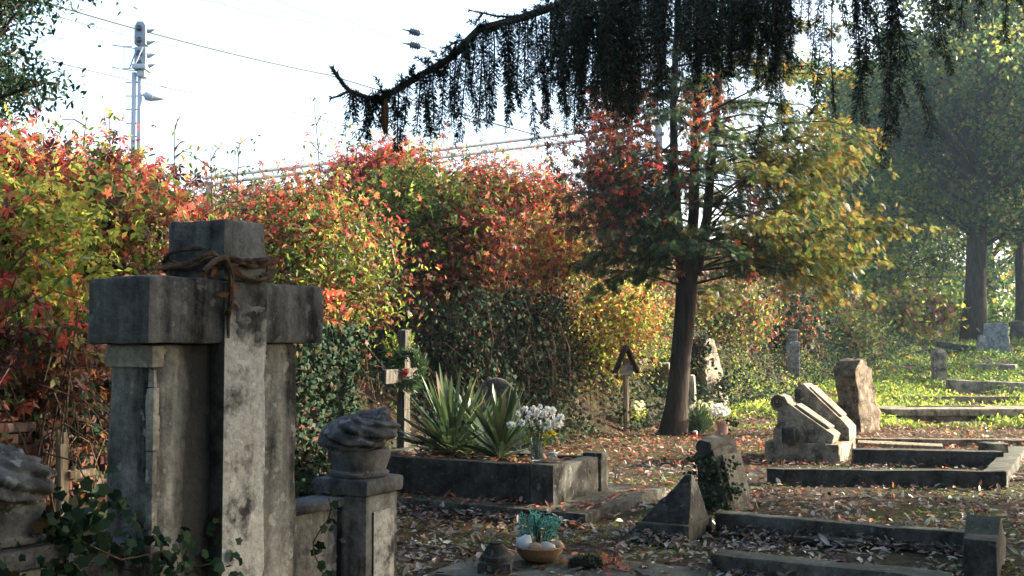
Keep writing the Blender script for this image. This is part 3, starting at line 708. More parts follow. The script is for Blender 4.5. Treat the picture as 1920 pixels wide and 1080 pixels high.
# leaning ivy headstone in the middle
p = Vector((2.05, 10.15, 0))
t = thing('headstone', 'leaning pillow-topped headstone overgrown with ivy, in the shade of the foreground', 'headstone', p, GR, rot=(0, math.radians(-13), math.radians(-34)))
obj('stone', block((.3, .6, .62), (-.05, .05, .28), bev=.03, L=.06, amp=.025, taper=(.7, .92)), 'dark_stone', t)
rl = MB(); rl.tube([(-.02, -.24, .6), (-.02, -.1, .615), (-.02, .1, .61), (-.02, .34, .6)], [.075, .085, .08, .075], 14, .5); obj('rolled_top', rl, 'dark_stone', t)
obj('face_panel', block((.02, .42, .46), (.095, .06, .28), bev=.008, L=.08, amp=.004), 'kerb_stone', t)
iv = thing('ivy', 'ivy clinging to the leaning pillow-topped headstone', 'ivy', p)
L = Leaves(); cs = [p + UX * R.uniform(-.3, .1) + UY * R.uniform(-.4, -.22) + Vector((0, 0, R.uniform(.03, .5))) for _ in range(30)] + [p + UX * R.uniform(-.02, .13) + UY * R.uniform(-.3, -.1) + Vector((0, 0, R.uniform(.03, .5))) for _ in range(10)]
leaf_cloud(L, T_IVY, cs, .06, 560, (.022, .042), .5); leaf_cloud(L, T_IVY, [p + UX * -.1 + UY * .35 + Vector((0, 0, .78))], .06, 40, (.025, .04), .2)
L.build('foliage', 'ivy_leaf', iv, p)
# pyramid stone on plinth + the grave frame behind it
PO = Vector((1.386, 8.44, 0))
fr = thing('grave_surround', 'stone kerb frame of the leaf-filled grave in the right foreground', 'grave kerb', PO, GR)
obj('rear_kerb', block((2.02, .13, .24), (1.03, .60, .05), bev=.014, L=.07, amp=.011), 'kerb_stone', fr)
obj('front_kerb', block((1.5, .2, .2), (1.25, -.93, .05), bev=.016, L=.07, amp=.012), 'kerb_stone', fr)
obj('foot_block', block((.2, .24, .36), (2.12, -.36, .12), bev=.012, L=.08, amp=.005), 'dark_stone', fr)
obj('foot_stone', prism([(-.32, 0), (.42, 0), (.42, .16), (.05, .36), (-.32, .17)], 'x', 1.98, 2.2, bev=.012, L=.08, amp=.005, M=Matrix.Translation((0, .12, 0))), 'kerb_stone', fr)
t = thing('pyramid_stone', 'dark wedge-shaped stone on a square plinth at the head of the grave frame', 'headstone', PO, GR)
obj('plinth', block((.45, .58, .22), (-.225, .26, .03), bev=.012, L=.07, amp=.005), 'kerb_stone', t)
obj('pyramid', block((.41, .46, .37), (-.225, .27, .32), bev=.016, L=.045, amp=.013, taper=(.14, .16), shear=(.13, .0)), 'dark_stone', t)
p = at_h(1590, 1015, .03); t = thing('stone_fragment', 'flat pale stone fragment lying inside the grave frame', 'stone', p, GR + .2)
obj('stone', prism([(-.42, -.1), (.05, -.16), (.4, -.05), (.36, .1), (-.1, .15)], 'y', -.03, .02, bev=.006, L=.1, amp=.004, M=Matrix.Rotation(math.radians(-90), 4, 'X')), 'kerb_stone', t)

def kerb(label, a, b2, h, w=.14, mat='kerb_stone', ext=0.0, name='grave_kerb', amp=.012, group='kerb stones of the sunlit graves'):
    """a, b2: pixel ends of the near top edge, h: top height above the ground plane"""
    A = at_h(a[0], a[1], h); C = at_h(b2[0], b2[1], h); d = C - A; ln = d.length + ext; rz = math.atan2(d.y, d.x)
    t = thing(name, label, 'kerb' if name == 'grave_kerb' else 'stone', Vector((A.x, A.y, 0)), rz, group, rot=(math.radians(R.uniform(-3, 3)), math.radians(R.uniform(-.5, .5)), rz))
    obj('stone', block((ln, w, h + .12), (ln / 2, w / 2, (h - .12) / 2), bev=.012, L=.13, amp=amp), mat, t); return t
kerb('long dark kerb running right from the scroll tomb, nearest the viewer', (1440, 879), (1888, 887), .17, .16, 'dark_stone')
kerb('dark kerb with weeds against it, right of the scroll tomb', (1600, 842), (1882, 846), .2, .15, 'dark_stone')
kerb('short pale crosswise kerb block at the right picture edge', (1888, 890), (1924, 836), .15, .26, 'kerb_stone', .2)
kerb('thin low kerb behind the wooden plank', (1605, 822), (1925, 824), .12, .14, 'rough_stone', 1)
kerb('narrow kerb lying in sunlit leaves, far right', (1770, 793), (1925, 789), .06, .06, 'pale_slab', 1)
kerb('low kerb in the grass left of the scroll tomb', (1375, 766), (1440, 770), .14, .16, 'warm_stone')
kerb('dark little kerb in the grass right of the stele', (1645, 712), (1690, 713), .5, .2, 'rough_stone')
kerb('short dark kerb end beside the pale block', (1852, 832), (1892, 831), .24, .2, 'kerb_stone')
A = at_h(1612, 832, .2); t = thing('wooden_plank', 'pale wooden plank lying along the dark kerb', 'plank', A, GR + .15, rot=(math.radians(8), math.radians(1), GR + .17))
obj('board', block((1.05, .16, .04), (.5, .1, -.01), bev=.005, L=.1, amp=.003), 'wood', t)
# ledger slabs behind
A = at_h(1662, 768, .27); t = thing('ledger_slab', 'broad flat ledger slab, sunlit on top, right of the stele', 'grave slab', Vector((A.x, A.y, 0)), math.radians(1))
obj('slab', block((3.4, .95, .13), (1.7, .46, .215), bev=.015, L=.16, amp=.006), 'warm_stone', t)
obj('under_kerb', block((3.3, .85, .3), (1.72, .47, .0), bev=.012, L=.16, amp=.006), 'rough_stone', t)
obj('inset_panel', block((1.5, .1, .02), (1.4, .7, .285), bev=.004, L=.2, amp=.002), 'dark_stone', t)
A = at_h(1672, 742, .3); t = thing('grave_kerb', 'long thin kerb behind the ledger slab', 'kerb', Vector((A.x, A.y, 0)), math.radians(-2), 'kerb stones of the sunlit graves')
obj('stone', block((3.8, .18, .42), (1.9, 0, .08), bev=.015, L=.16, amp=.008), 'rough_stone', t)
p = gp(1785, 734); t = thing('stone_block', 'long fallen kerb block tilted in the grass at the right edge', 'stone', p, -.12, None, rot=(0, math.radians(2), -.16))
obj('stone', block((3.2, .5, .34), (1.5, 0, .12), bev=.02, L=.2, amp=.012), 'warm_stone', t)
# stone posts
p = gp(1761, 722); s_ = p.y / F
t = thing('stone_post', 'short square stone post with chamfered top, sunlit on its right side', 'stone post', p, GR + .35)
obj('shaft', block((31 * s_ * .75, 31 * s_ * .75, 62 * s_), (0, 0, 29 * s_), bev=.02, L=.12, amp=.008), 'warm_stone', t)
obj('cap', block((31 * s_ * .78, 31 * s_ * .78, 8 * s_), (0, 0, 63 * s_), bev=.01, L=.12, amp=.006, taper=(.62, .62)), 'warm_stone', t)
p = gp(1487, 706); s_ = p.y / F
t = thing('stone_post', 'grey square pillar gravestone with block cap at the foot of the bank', 'stone post', p, GR + .3)
obj('shaft', block((30 * s_ * .8, 30 * s_ * .8, 66 * s_), (0, 0, 32 * s_), bev=.02, L=.15, amp=.01), 'grey_far_stone', t)
obj('cap', block((22 * s_ * .8, 22 * s_ * .8, 20 * s_), (0, 0, 74 * s_), bev=.015, L=.15, amp=.01), 'grey_far_stone', t)
obj('capital', block((27 * s_ * .8, 27 * s_ * .8, 4 * s_), (0, 0, 86 * s_), bev=.01, L=.2, amp=.006), 'pale_slab', t)
# leaning stone with block, right of the trunk
p = gp(1335, 752); s_ = p.y / F
t = thing('headstone', 'tall leaning headstone with a sunlit edge, ivy on its face, right of the trunk', 'headstone', p, GR, rot=(math.radians(2), math.radians(-9), math.radians(-46)))
obj('stone', prism([(-30 * s_, -.2), (32 * s_, -.2), (26 * s_, 60 * s_), (16 * s_, 112 * s_), (-2 * s_, 118 * s_), (-22 * s_, 108 * s_), (-30 * s_, 60 * s_)], 'x', -.18, .18, bev=.03, L=.12, amp=.02), 'warm_stone', t)
obj('base_block', block((40 * s_, 30 * s_, 34 * s_), (-30 * s_, -24 * s_, 30 * s_), bev=.02, L=.14, amp=.01), 'warm_stone', t)
iv = thing('ivy', 'red-tinged ivy on the tall leaning headstone right of the trunk', 'ivy', p); L = Leaves()
cs = [at(R.uniform(1298, 1326), R.uniform(640, 690), p.y - .3) for _ in range(14)] + [at(R.uniform(1350, 1372), R.uniform(705, 745), p.y - .25) for _ in range(6)]
leaf_cloud(L, T_IVY, cs, .16, 520, (.05, .09), .5); L.build('foliage', 'ivy_leaf', iv, p)
L = Leaves(); leaf_cloud(L, T_PALM, cs[:12], .18, 70, (.06, .1), .8); L.build('red_foliage', 'creeper_red', iv, p)
p = gp(1252, 738); s_ = p.y / F
t = thing('headstone', 'blocky headstone mostly hidden behind the tree trunk', 'headstone', p, GR)
obj('stone', block((.3, 62 * s_, 62 * s_), (0, 0, 26 * s_), bev=.03, L=.14, amp=.015), 'warm_stone', t)
p = gp(1296, 760); s_ = p.y / F
t = thing('stone_stub', 'pale stone stub leaning at the right of the trunk', 'stone', p, GR + .2)
obj('stone', block((.2, .3, 60 * s_), (0, 0, 26 * s_), bev=.03, L=.1, amp=.015, taper=(.7, .5)), 'pale_slab', t)
# far stones
def farstone(label, px, py, w, h, mat, rz, tilt=0, taper=(1, 1)):
    p = gp(px, py); s_ = p.y / F
    t = thing('headstone', label, 'headstone', p, rz, 'far headstones by the big tree', rot=(0, math.radians(tilt), rz))
    obj('stone', block((w * s_, w * s_ * .5, h * s_ + .2), (0, 0, h * s_ / 2 - .1), bev=.05, L=.25, amp=.03, taper=taper), mat, t)
farstone('small pale headstone slanting beside the dark fallen slab', 1836, 664, 14, 36, 'grey_far_stone', .2, 10)
farstone('big boxy grey headstone right of the large tree', 1868, 662, 46, 56, 'grey_far_stone', -.3, 0, (.9, .9))
farstone('dark upright headstone at the far right edge', 1908, 640, 26, 38, 'dark_stone', -.2, 0, (.8, .8))
farstone('small dark stump-like headstone left of the large tree', 1780, 622, 16, 26, 'dark_stone', .2, 0, (.8, .8))
p = gp(1795, 660); s_ = p.y / F
t = thing('fallen_slab', 'dark gravestone slab lying slanted in front of the large tree', 'grave slab', p, -.3, None, rot=(0, math.radians(9), -.2))
obj('stone', block((75 * s_, 34 * s_, 11 * s_), (0, 0, 9 * s_), bev=.04, L=.25, amp=.02), 'dark_stone', t)
p = gp(1868, 690); s_ = p.y / F
t = thing('fallen_slab', 'pale slab lying flat on the grass path at the right edge', 'grave slab', p, -.5)
obj('stone', block((70 * s_, 1.2, .2), (0, 0, .02), bev=.03, L=.3, amp=.02), 'warm_stone', t)

# ------------------------------------------------------------------ bottom foreground
A = at_h(1100, 1062, .05)
t = thing('ledger_slab', 'flat mossy ledger slab at the bottom edge carrying the basket', 'grave slab', Vector((A.x, A.y, 0)), GR)
obj('slab', block((2.0, 1.0, .16), (.15, -.18, -.03), bev=.015, L=.14, amp=.006), 'kerb_stone', t)
bp = at_h(1012, 1052, .055)
t = thing('wicker_basket', 'shallow woven basket of pebbles on the bottom slab', 'basket', bp)
mb = MB(); mb.lathe([(.06, 0), (.085, .002), (.125, .025), (.155, .062), (.165, .098), (.17, .104), (.163, .108), (.15, .1), (.14, .062), (.11, .03), (.05, .018)], 44, None, lambda t_, z: 1 + .014 * math.sin(22 * t_)); obj('bowl', mb, 'wicker', t)
obj('rim', MB().tube([(.167 * math.cos(a), .167 * math.sin(a), .104 + .003 * math.sin(a * 20)) for a in [2 * math.pi * i / 60 for i in range(61)]], .007, 6), 'wicker', t)
for k, (lab, x, y, z, r, sc, mt) in enumerate([('round white pebble at the left of the basket', -.105, -.03, .125, .062, (1, 1, 1), 'pebble_white'), ('flat brown pebble in the basket beside the white one', -.03, -.085, .108, .05, (1.15, .8, .75), 'pebble_tan'),
        ('grey oval pebble in the middle of the basket', .045, -.075, .108, .055, (1.15, .8, .7), 'pebble_grey'), ('tan knobbly pebble at the right of the basket', .115, -.03, .112, .05, (1.1, .9, .75), 'pebble_tan')]):
    pb = obj('pebble', MB().ball((0, 0, 0), r, 8, sc, .25, k), mt, None, True, bp + Vector((x, y, z)), 80); tag(pb, lab, 'pebble', 'pebbles in the basket')
tp = thing('artificial_plant', 'teal artificial plant standing in the basket', 'artificial plant', bp + Vector((0, .05, .06)))
st = MB(); L = Leaves()
for k in range(22):
    e = Vector((R.uniform(-.14, .13), R.uniform(-.07, .07), R.uniform(.15, .28))); e.z -= abs(e.x) * .3
    st.tube([(e.x * .15, 0, 0), (e.x * .6, e.y * .6, e.z * .6), tuple(e)], .003, 5)
    n = 34; P = np.array(e) * RS.uniform(.6, 1.05, (n, 1)) + RS.normal(0, .014, (n, 3)); L.add(T_OVAL, P, rnd(n, (0, 0, .6)), rnd(n), RS.uniform(.018, .034, n))
obj('stem', st, 'conifer_sprig', tp); L.build('plant_foliage', 'teal_frond', tp)
fp = at_h(930, 1083, .0)
t = thing('stone_finial', 'small dark stone finial with a square base and domed knob, bottom edge', 'stone finial', fp + Vector((0, 0, .02)), GR + .4)
obj('base', block((.22, .22, .09), (0, 0, .05), bev=.012, L=.05, amp=.004), 'dark_stone', t)
obj('knob', MB().lathe([(.095, .09), (.105, .1), (.105, .125), (.095, .135), (.085, .14), (.075, .165), (.055, .195), (.045, .205), (.048, .215), (.03, .225)], 24), 'dark_stone', t)
p = at_h(1098, 1062, .055)
t = thing('dry_posy', 'dark dried wreath lying on the bottom slab beside the basket', 'dried wreath', p)
L = Leaves(); n = 700; a = unit(RS.normal(0, 1, (n, 3))); a[:, 2] = np.abs(a[:, 2]); L.add(T_NEEDLE, a * np.array([.1, .08, .055]), a + rnd(n, (0, 0, 0), .4), rnd(n), RS.uniform(.025, .045, n)); L.build('fir_needles', 'spruce_needle', t)
obj('core', MB().ball((0, 0, .02), .075, 8, (1.2, .95, .55), .3), 'soil', t)
p = at_h(1150, 1066, .055)
t = thing('dry_posy', 'curled bunch of dry brown leaves right of the dark wreath', 'dried posy', p)
L = Leaves(); leaf_cloud(L, T_OVAL, [(-.06, 0, .02), (0, 0, .03), (.06, 0, .02)], .05, 80, (.03, .06), 0); L.build('dry_foliage', 'litter_red', t)

# ------------------------------------------------------------------ railway things beyond the bank
Y0 = 27.0; p = at(257, 285, Y0); gz = g1(p.x, p.y); k = Y0 / F
t = thing('railway_signal', 'tall pale grey railway signal mast with lamp head above the bank', 'railway signal', (p.x, p.y, gz), 0)
def sg(px, py, dy=0): v_ = at(px, py, Y0) - Vector((p.x, p.y, gz)); return Vector((v_.x, v_.y + dy, v_.z))
for px in (252, 263):
    a = sg(px, 136); obj('mast_tube', block((7 * k, .1, a.z), (a.x, 0, a.z / 2), bev=.008, L=9, amp=0), 'signal_grey', t)
mb = MB()
for py in (155, 180, 205, 231, 256, 281): a = sg(236, py); b_ = sg(265, py); obj('climbing_rung', MB().tube([a, b_], 1.2 * k, 6), 'signal_grey', t)
mb = MB(); a = sg(266, 128); block((26 * k, .5, 9 * k), a, bev=.02, L=9, amp=0, mb=mb); block((16 * k, .3, 12 * k), sg(267, 140), bev=.03, L=9, amp=0, mb=mb); obj('platform', mb, 'signal_grey', t)
for y0_, y1_, top in ((42, 86, True), (90, 128, False)):
    c_ = sg(266, (y0_ + y1_) / 2); hh = (y1_ - y0_) * k / 2
    out = [(-11 * k, -hh), (11 * k, -hh), (11 * k, hh * (.55 if top else 1)), (6 * k, hh), (-6 * k, hh), (-11 * k, hh * (.55 if top else 1))]
    hd_ = obj('signal_head', prism(out, 'y', -.14, .14, bev=.02, L=0, M=Matrix.Translation(c_)), 'signal_dark', t)
    for f in (.25, .75):
        y = y0_ + (y1_ - y0_) * f + 3
        o_ = MB(); a = sg(277, y)
        o_.tube([a, a + Vector((3 * k, 0, -1 * k)), a + Vector((14 * k, 0, 1.0 * k))], [7 * k, 5.5 * k, .8 * k], 10); obj('lamp_hood', o_, 'signal_dark', t)
        obj('lens', MB().lathe([(6 * k, 0), (6 * k, .02), (3 * k, .04)], 16, Matrix.Translation(sg(265, y, -.15)) @ Matrix.Rotation(math.pi / 2, 4, 'X')), 'lens', hd_)
mb = MB()
for py in (85, 127):
    pts = [sg(257, py + 8, -.1), sg(235, py + 7, -.25), sg(216, py + 3, -.2), sg(213, py, 0), sg(222, py - 3, .25), sg(240, py - 4, .3)]
    mb.tube(pts, 1.1 * k, 6)
mb.tube([sg(238, 92, -.2), sg(238, 131, -.2)], .9 * k, 6); mb.tube([sg(243, 128), sg(256, 92)], 1.3 * k, 6); mb.tube([sg(258, 126, -.2), sg(273, 92, -.2)], 1.3 * k, 6)
obj('safety_cage', mb, 'signal_grey', t)
mb = MB(); mb.tube([sg(263, 178), sg(270, 178)], 1.5 * k, 6); mb.tube([sg(269, 178), sg(273, 178), sg(276, 180), sg(288, 183)], [3 * k, 7 * k, 9 * k, 8 * k], 12); mb.tube([sg(287, 182), sg(296, 184), sg(308, 186)], [7.5 * k, 5 * k, .8 * k], 10)
obj('side_lamp', mb, 'signal_grey', t)

# lattice girder (catenary boom) between two masts beyond the bank
t = thing('lattice_girder', 'long pale lattice girder crossing the sky just above the red creepers', 'girder', at(760, 300, 33)); o0 = t.location
for n_, (ya, yb) in (('upper_chord', (322, 254)), ('lower_chord', (334, 270))):
    obj(n_, MB().tube([at(380, ya + 12, 29) - o0, at(760, (ya + yb) / 2 + 1, 32) - o0, at(1240, yb - 24, 36) - o0], .055, 6), 'rail_grey', t)
mb = MB()
for i in range(48):
    f = i / 47; a = at(380 + 860 * f, 334 - 104 * f, 29 + 7 * f); b_ = at(380 + 860 * f + 8, 346 - 100 * f, 29 + 7 * f)
    mb.tube([a - o0, b_ - o0], .016, 4)
    mb.tube([a - o0, a - o0 + Vector((0, 0, .06))], .022, 4)
obj('lattice_web', mb, 'rail_grey', t)
for px, py, y in ((1235, 235, 36), (395, 345, 29.1)):
    a = at(px, py, y); t = thing('catenary_mast', 'grey mast holding up the lattice girder, hidden ' + ('behind the conifer' if px > 1000 else 'behind the bank creepers'), 'mast', (a.x, a.y, g1(a.x, a.y)))
    h = a.z - g1(a.x, a.y); obj('column', block((.22, .22, h + .1), (0, 0, h / 2), bev=.01, L=9, amp=0), 'rail_grey', t)
    obj('bracket', block((.35, .3, .1), (0, 0, h - .3), bev=.01, L=9, amp=0), 'rail_grey', t)

def wire(label, pts, r=.012):
    P = [at(*q_) for q_ in pts]; t = []
    for a, b_ in zip(P[:-1], P[1:]):
        for i in range(12): f = i / 12; v_ = a.lerp(b_, f); v_.z -= .10 * 4 * f * (1 - f); t.append(v_)
    t.append(P[-1]); c_ = sum(t, Vector()) / len(t); r *= 1.7
    o = obj('overhead_wire', MB().tube([v_ - c_ for v_ in t], r, 5), 'wire', None, True, c_); tag(o, label, 'wire', 'overhead railway wires')
wire('uppermost long wire running past the signal head', [(-200, -80, 22), (110, 12, 26), (615, 140, 34), (1300, 330, 46)], .014)
wire('faint wire crossing just below the top wire at the signal', [(-150, -20, 24), (105, 30, 28), (500, 120, 36), (1000, 250, 46)], .008)
wire('wire passing behind the middle of the signal mast', [(-200, 40, 20), (80, 110, 26), (500, 196, 36), (1000, 320, 46)], .011)
wire('lowest faint wire at the left above the creepers', [(-200, 120, 22), (60, 180, 28), (300, 214, 36), (760, 330, 46)], .006)
wire('wire at the top middle of the sky, left of the spruce branch', [(300, -28, 24), (405, 2, 26), (560, 36, 29), (900, 130, 36)], .007)
wire('thin wire at the top edge, right of the middle one', [(380, -60, 24), (520, 0, 26), (640, 34, 28), (1000, 150, 34)], .006)
def insul(label, a, b_, y):
    A = at(*a, y); Bq = at(*b_, y); c_ = (A + Bq) / 2; d = (Bq - A); ln = d.length; M = d.to_track_quat('Z', 'Y').to_matrix().to_4x4()
    t = thing('insulator', label, 'insulator', c_, 0, 'insulators hanging in the sky')
    s_ = ln
    pr = [(.02 * s_, -.2 * s_), (.06 * s_, -.17 * s_)]
    for i in range(4): z = (-.14 + .1 * i) * s_; pr += [(.15 * s_, z), (.15 * s_, z + .045 * s_), (.11 * s_, z + .05 * s_), (.11 * s_, z + .08 * s_)]
    pr += [(.1 * s_, .27 * s_), (.02 * s_, .29 * s_)]
    obj('ribbed_body', MB().lathe(pr, 18, M), 'insulator', t)
    obj('end_rod', MB().tube([M @ Vector((0, 0, -.5 * s_)), M @ Vector((.03 * s_, 0, -.4 * s_)), M @ Vector((.03 * s_, 0, -.32 * s_)), M @ Vector((0, 0, -.18 * s_))], [.02 * s_, .025 * s_, .03 * s_, .05 * s_], 8), 'wire', t)
    obj('end_rod', MB().tube([M @ Vector((0, 0, .27 * s_)), M @ Vector((0, 0, .38 * s_)), M @ Vector((.03 * s_, 0, .5 * s_))], [.03 * s_, .02 * s_, .015 * s_], 8), 'wire', t)
    C = [(a[0] - 500, a[1] - 130, y - 6), (a[0], a[1], y)], [(b_[0], b_[1], y), (b_[0] + 500, b_[1] + 130, y + 10)]
    for q_ in C: obj('wire', MB().tube([at(*q_[0]) - c_, at(*q_[1]) - c_], .0045, 4), 'wire', t)
insul('upper dark ribbed insulator hanging in the white sky', (753, 54), (798, 66), 26)
insul('lower dark ribbed insulator hanging in the white sky', (753, 80), (799, 90), 26)

# ------------------------------------------------------------------ vegetation on the bank
def on_bank(n, y0, y1, d0, d1):
    """random points (x,y) on the bank between distances d0 and d1 from its toe"""
    X = []; 
    while len(X) < n:
        y = RS.uniform(y0, y1, n * 3); x = RS.uniform(-16, 22, n * 3); d = sd(x, y)
        m_ = (d > d0) & (d < d1) & (x > -.56 * y) & (x < .56 * y)
        w = np.clip(10 / y, .12, 1); m_ &= RS.uniform(0, 1, n * 3) < w
        X += list(np.stack([x[m_], y[m_]], 1))
    return np.array(X[:n])
def cover(name, label, mat, tpl, n, y0, y1, d0, d1, size, thick, patch=None, thr=0, down=.6, seed=1.0):
    Q = on_bank(n, y0, y1, d0, d1)
    if patch is not None:
        f = wob(Q[:, 0], Q[:, 1], patch, seed); Q = Q[f > thr]
    if mat in ('lime_leaf', 'green_leaf', 'dead_leaf', 'creeper_red'): Q = Q[~((Q[:, 1] < 17.5) & (Q[:, 1] > 9.5) & (sd(Q[:, 0], Q[:, 1]) < 2.3) & (RS.uniform(0, 1, len(Q)) < .88))]
    x, y = Q[:, 0], Q[:, 1]; n = len(x)
    bulge = thick * (.35 + .65 * np.clip(.5 + .6 * wob(x, y, 1.4, seed + 2) + .3 * wob(x, y, 3.7, seed), 0, 1.3))
    h = bulge * RS.uniform(.05, 1, n) ** .7
    P = np.stack([x + RS.normal(0, .08, n) + .25 * h, y + RS.normal(0, .08, n) - .35 * h, gh(x, y) + h], 1)
    L = Leaves(); L.add(tpl, P, rnd(n, (.2, -.3, -down)), rnd(n, (.25, -.9, .8), .55), RS.uniform(size[0], size[1], n))
    o = L.build(name, mat); tag(o, label, 'ground cover', None, 'stuff'); return o
cover('creeper_cover', 'red and orange creeper leaves blanketing the railway bank', 'creeper_red', T_PALM, 62000, 7, 46, 1.6, 8, (.05, .095), .7)
cover('bright_creeper', 'bright red creeper leaves glowing along the crest of the bank', 'creeper_bright', T_PALM, 17000, 8, 40, 3.4, 7, (.05, .09), .85, 1.1, .2, .6, 3.0)
cover('undergrowth', 'mixed green undergrowth on the face of the bank', 'green_leaf', T_OVAL, 42000, 8, 46, .5, 6.5, (.045, .09), .8, .8, -.25, .3, 5.0)
cover('sunlit_undergrowth', 'yellow green weeds catching the sun on the bank', 'lime_leaf', T_OVAL, 32000, 8, 46, .8, 7, (.045, .085), .9, 1.3, -.05, .2, 9.0)
cover('ivy_cover', 'dark ivy carpeting the foot of the bank', 'ivy_leaf', T_IVY, 36000, 8.5, 42, -.2, 2.6, (.035, .075), .5, .7, -.35, .5, 2.0)
cover('dead_foliage', 'dry brown leaves caught in the bank vegetation', 'dead_leaf', T_OVAL, 24000, 7, 40, .5, 6.5, (.04, .085), .6, .9, -.2, .8, 7.0)
# creepers and ivy hanging down the face of the brick wall
def wall_cover(name, label, mat, tpl, n, size, y0, y1, z0, z1, down=.9):
    y = RS.uniform(y0, y1, n); x = np.interp(y, [4.2, 7.0, 11.3], [-5.6, -3.3, -1.9]); z = z0 + (z1 - z0) * RS.uniform(0, 1, n) ** .7; o_ = RS.uniform(-.05, .3, n) * np.clip(.4 + wob(y * 2, z * 2, 1.2, 3), .15, 1.2)
    m_ = (wob(y * 1.6, z * 1.6, 1.5, 8) > -.35) | (z > 1.15); y, x, z, o_ = y[m_], x[m_], z[m_], o_[m_]; n = len(y)
    L = Leaves(); L.add(tpl, np.stack([x + o_ * .88, y - o_ * .45, z], 1), rnd(n, (.2, -.2, -down)), rnd(n, (.8, -.6, .3), .6), RS.uniform(size[0], size[1], n)); tag(L.build(name, mat), label, 'ground cover', None, 'stuff')
wall_cover('wall_creeper', 'dull red creeper hanging over the top of the brick wall', 'creeper_red', T_PALM, 1700, (.06, .1), 5.5, 9.5, 1.12, 1.7)
wall_cover('wall_dead_leaves', 'dry leaves and tendrils caught on the brick wall', 'dead_leaf', T_OVAL, 900, (.04, .08), 5.5, 9, .2, 1.4)
wall_cover('wall_creeper', 'sparse ivy and red leaves low on the brick wall at the left', 'ivy_leaf', T_IVY, 900, (.03, .07), 5.5, 8.6, .3, 1.3)
wall_cover('wall_ivy', 'dark ivy hanging over the brick wall right of the stone cross', 'ivy_leaf', T_IVY, 8500, (.03, .065), 8.6, 12.5, -.05, 1.75)
# hanging dry stems
mb = MB(); Q = np.concatenate([on_bank(950, 7, 30, -.1, 6.5), on_bank(170, 6.5, 9, -.05, .5)])
for x, y in Q:
    z = g1(x, y); l = R.uniform(.5, 1.5); a = R.uniform(0, 6.28); b_ = Vector((x, y, z + R.uniform(.2, .9))); d = Vector((math.cos(a) * .5 + .25, math.sin(a) * .5 - .35, R.uniform(-.5, .5)))
    mb.tube([b_, b_ + d * l * .35 + Vector((0, 0, .12)), b_ + d * l * .7 + Vector((0, 0, .06)), b_ + d * l + Vector((0, 0, -.25))], [.007, .006, .005, .003], 4)
o = obj('dry_stems', mb, 'twig'); tag(o, 'tangled dry brown stems over the bank', 'stems', None, 'stuff')

MIXR = random.Random(3)
def shrub(label, px, py, y, rad, n, tpl, size, mat, nclump=16, down=.4, name='shrub', group='shrubs on the railway bank', stem='twig', flat=1.0, extra=None):
    c_ = at(px, py, y); base = Vector((c_.x, c_.y, g1(c_.x, c_.y)))
    t = thing(name, label, 'shrub', base, 0, group)
    cs = []; mb = MB()
    for i in range(nclump):
        v_ = unit(RS.normal(0, 1, 3)) * RS.uniform(.3, 1) ** .6
        e = Vector((c_.x + v_[0] * rad[0], c_.y + v_[1] * rad[1], c_.z + v_[2] * rad[2]))
        if e.z < g1(e.x, e.y) + .05: e.z = g1(e.x, e.y) + .1
        cs.append(e); s_ = Vector((R.uniform(-.15, .15), R.uniform(-.15, .15), -.05)); q_ = e - base
        mb.tube([s_, s_.lerp(q_, .5) + Vector((0, 0, .12 * q_.length)), q_], [.012, .008, .004], 5)
    L = Leaves(); leaf_cloud(L, tpl, cs, .52 * sum(rad) / 3 + .2, int(n * .72), size, down, flat); L.build('foliage', mat, t, base)
    for mt_ in MIXR.sample(['dead_leaf', 'creeper_red', 'green_leaf', 'lime_leaf', 'creeper_bright'], 3):
        if mt_ == mat or y > 33: continue
        L = Leaves(); leaf_cloud(L, T_PALM if 'creeper' in mt_ else T_OVAL, cs[::2], .55 * sum(rad) / 3 + .25, int(n * .2) + 20, (.045, .085), down, flat); L.build('mixed_foliage', mt_, t, base)
    if extra: L = Leaves(); leaf_cloud(L, extra[0], cs, .42 * sum(rad) / 3 + .2, extra[1], size, down, flat); L.build('coloured_foliage', extra[2], t, base)
    obj('stem', mb, stem, t); return t
shrub('big yellow-green shrub with compound leaves at the left picture edge', 40, 440, 8.2, (.5, .45, .32), 1100, T_COMP, (.16, .28), 'lime_leaf', 18, .5)
shrub('lower yellow-green shrub at the left edge under the big one', 40, 500, 7.6, (.4, .35, .3), 600, T_COMP, (.13, .22), 'lime_leaf', 9, .6)
shrub('dark red creeper mound at the top left corner of the bank', 30, 345, 9.6, (.5, .4, .12), 1890, T_PALM, (0.056, 0.099), 'creeper_red', 12, .7, extra=(T_PALM, 1050, 'creeper_bright'))
shrub('red-brown creeper bush left of the cross neck', 210, 440, 9.0, (.55, .35, .35), 1300, T_PALM, (.055, .1), 'creeper_red', 18, .9, extra=(T_OVAL, 1500, 'green_leaf'))
shrub('big-leaved orange creeper hanging at the left edge beside the cross arm', 80, 585, 7.2, (.32, .2, .2), 70, T_PALM, (.06, .11), 'creeper_bright', 10, 1.2, extra=(T_OVAL, 150, 'green_leaf'))
shrub('orange-red creeper bush left of the signal mast foot', 215, 385, 10.5, (.8, .5, .16), 2730, T_PALM, (0.056, 0.093), 'creeper_red', 16, .7, extra=(T_PALM, 1050, 'creeper_bright'))
shrub('leafy green bush right of the cross top', 560, 450, 13.5, (.9, .6, .55), 4680, T_OVAL, (.05, .09), 'green_leaf', 22, .2, extra=(T_OVAL, 600, 'lime_leaf'))
shrub('green nettle-like bush above the right cross arm', 610, 530, 12.8, (.8, .5, .5), 3900, T_OVAL, (.05, .09), 'green_leaf', 20, .2)
shrub('orange creeper hanging in front of the ivy right of the cross arm', 625, 575, 11.6, (.1, .1, .16), 46, T_PALM, (0.067, 0.116), 'creeper_bright', 6, 1.0)
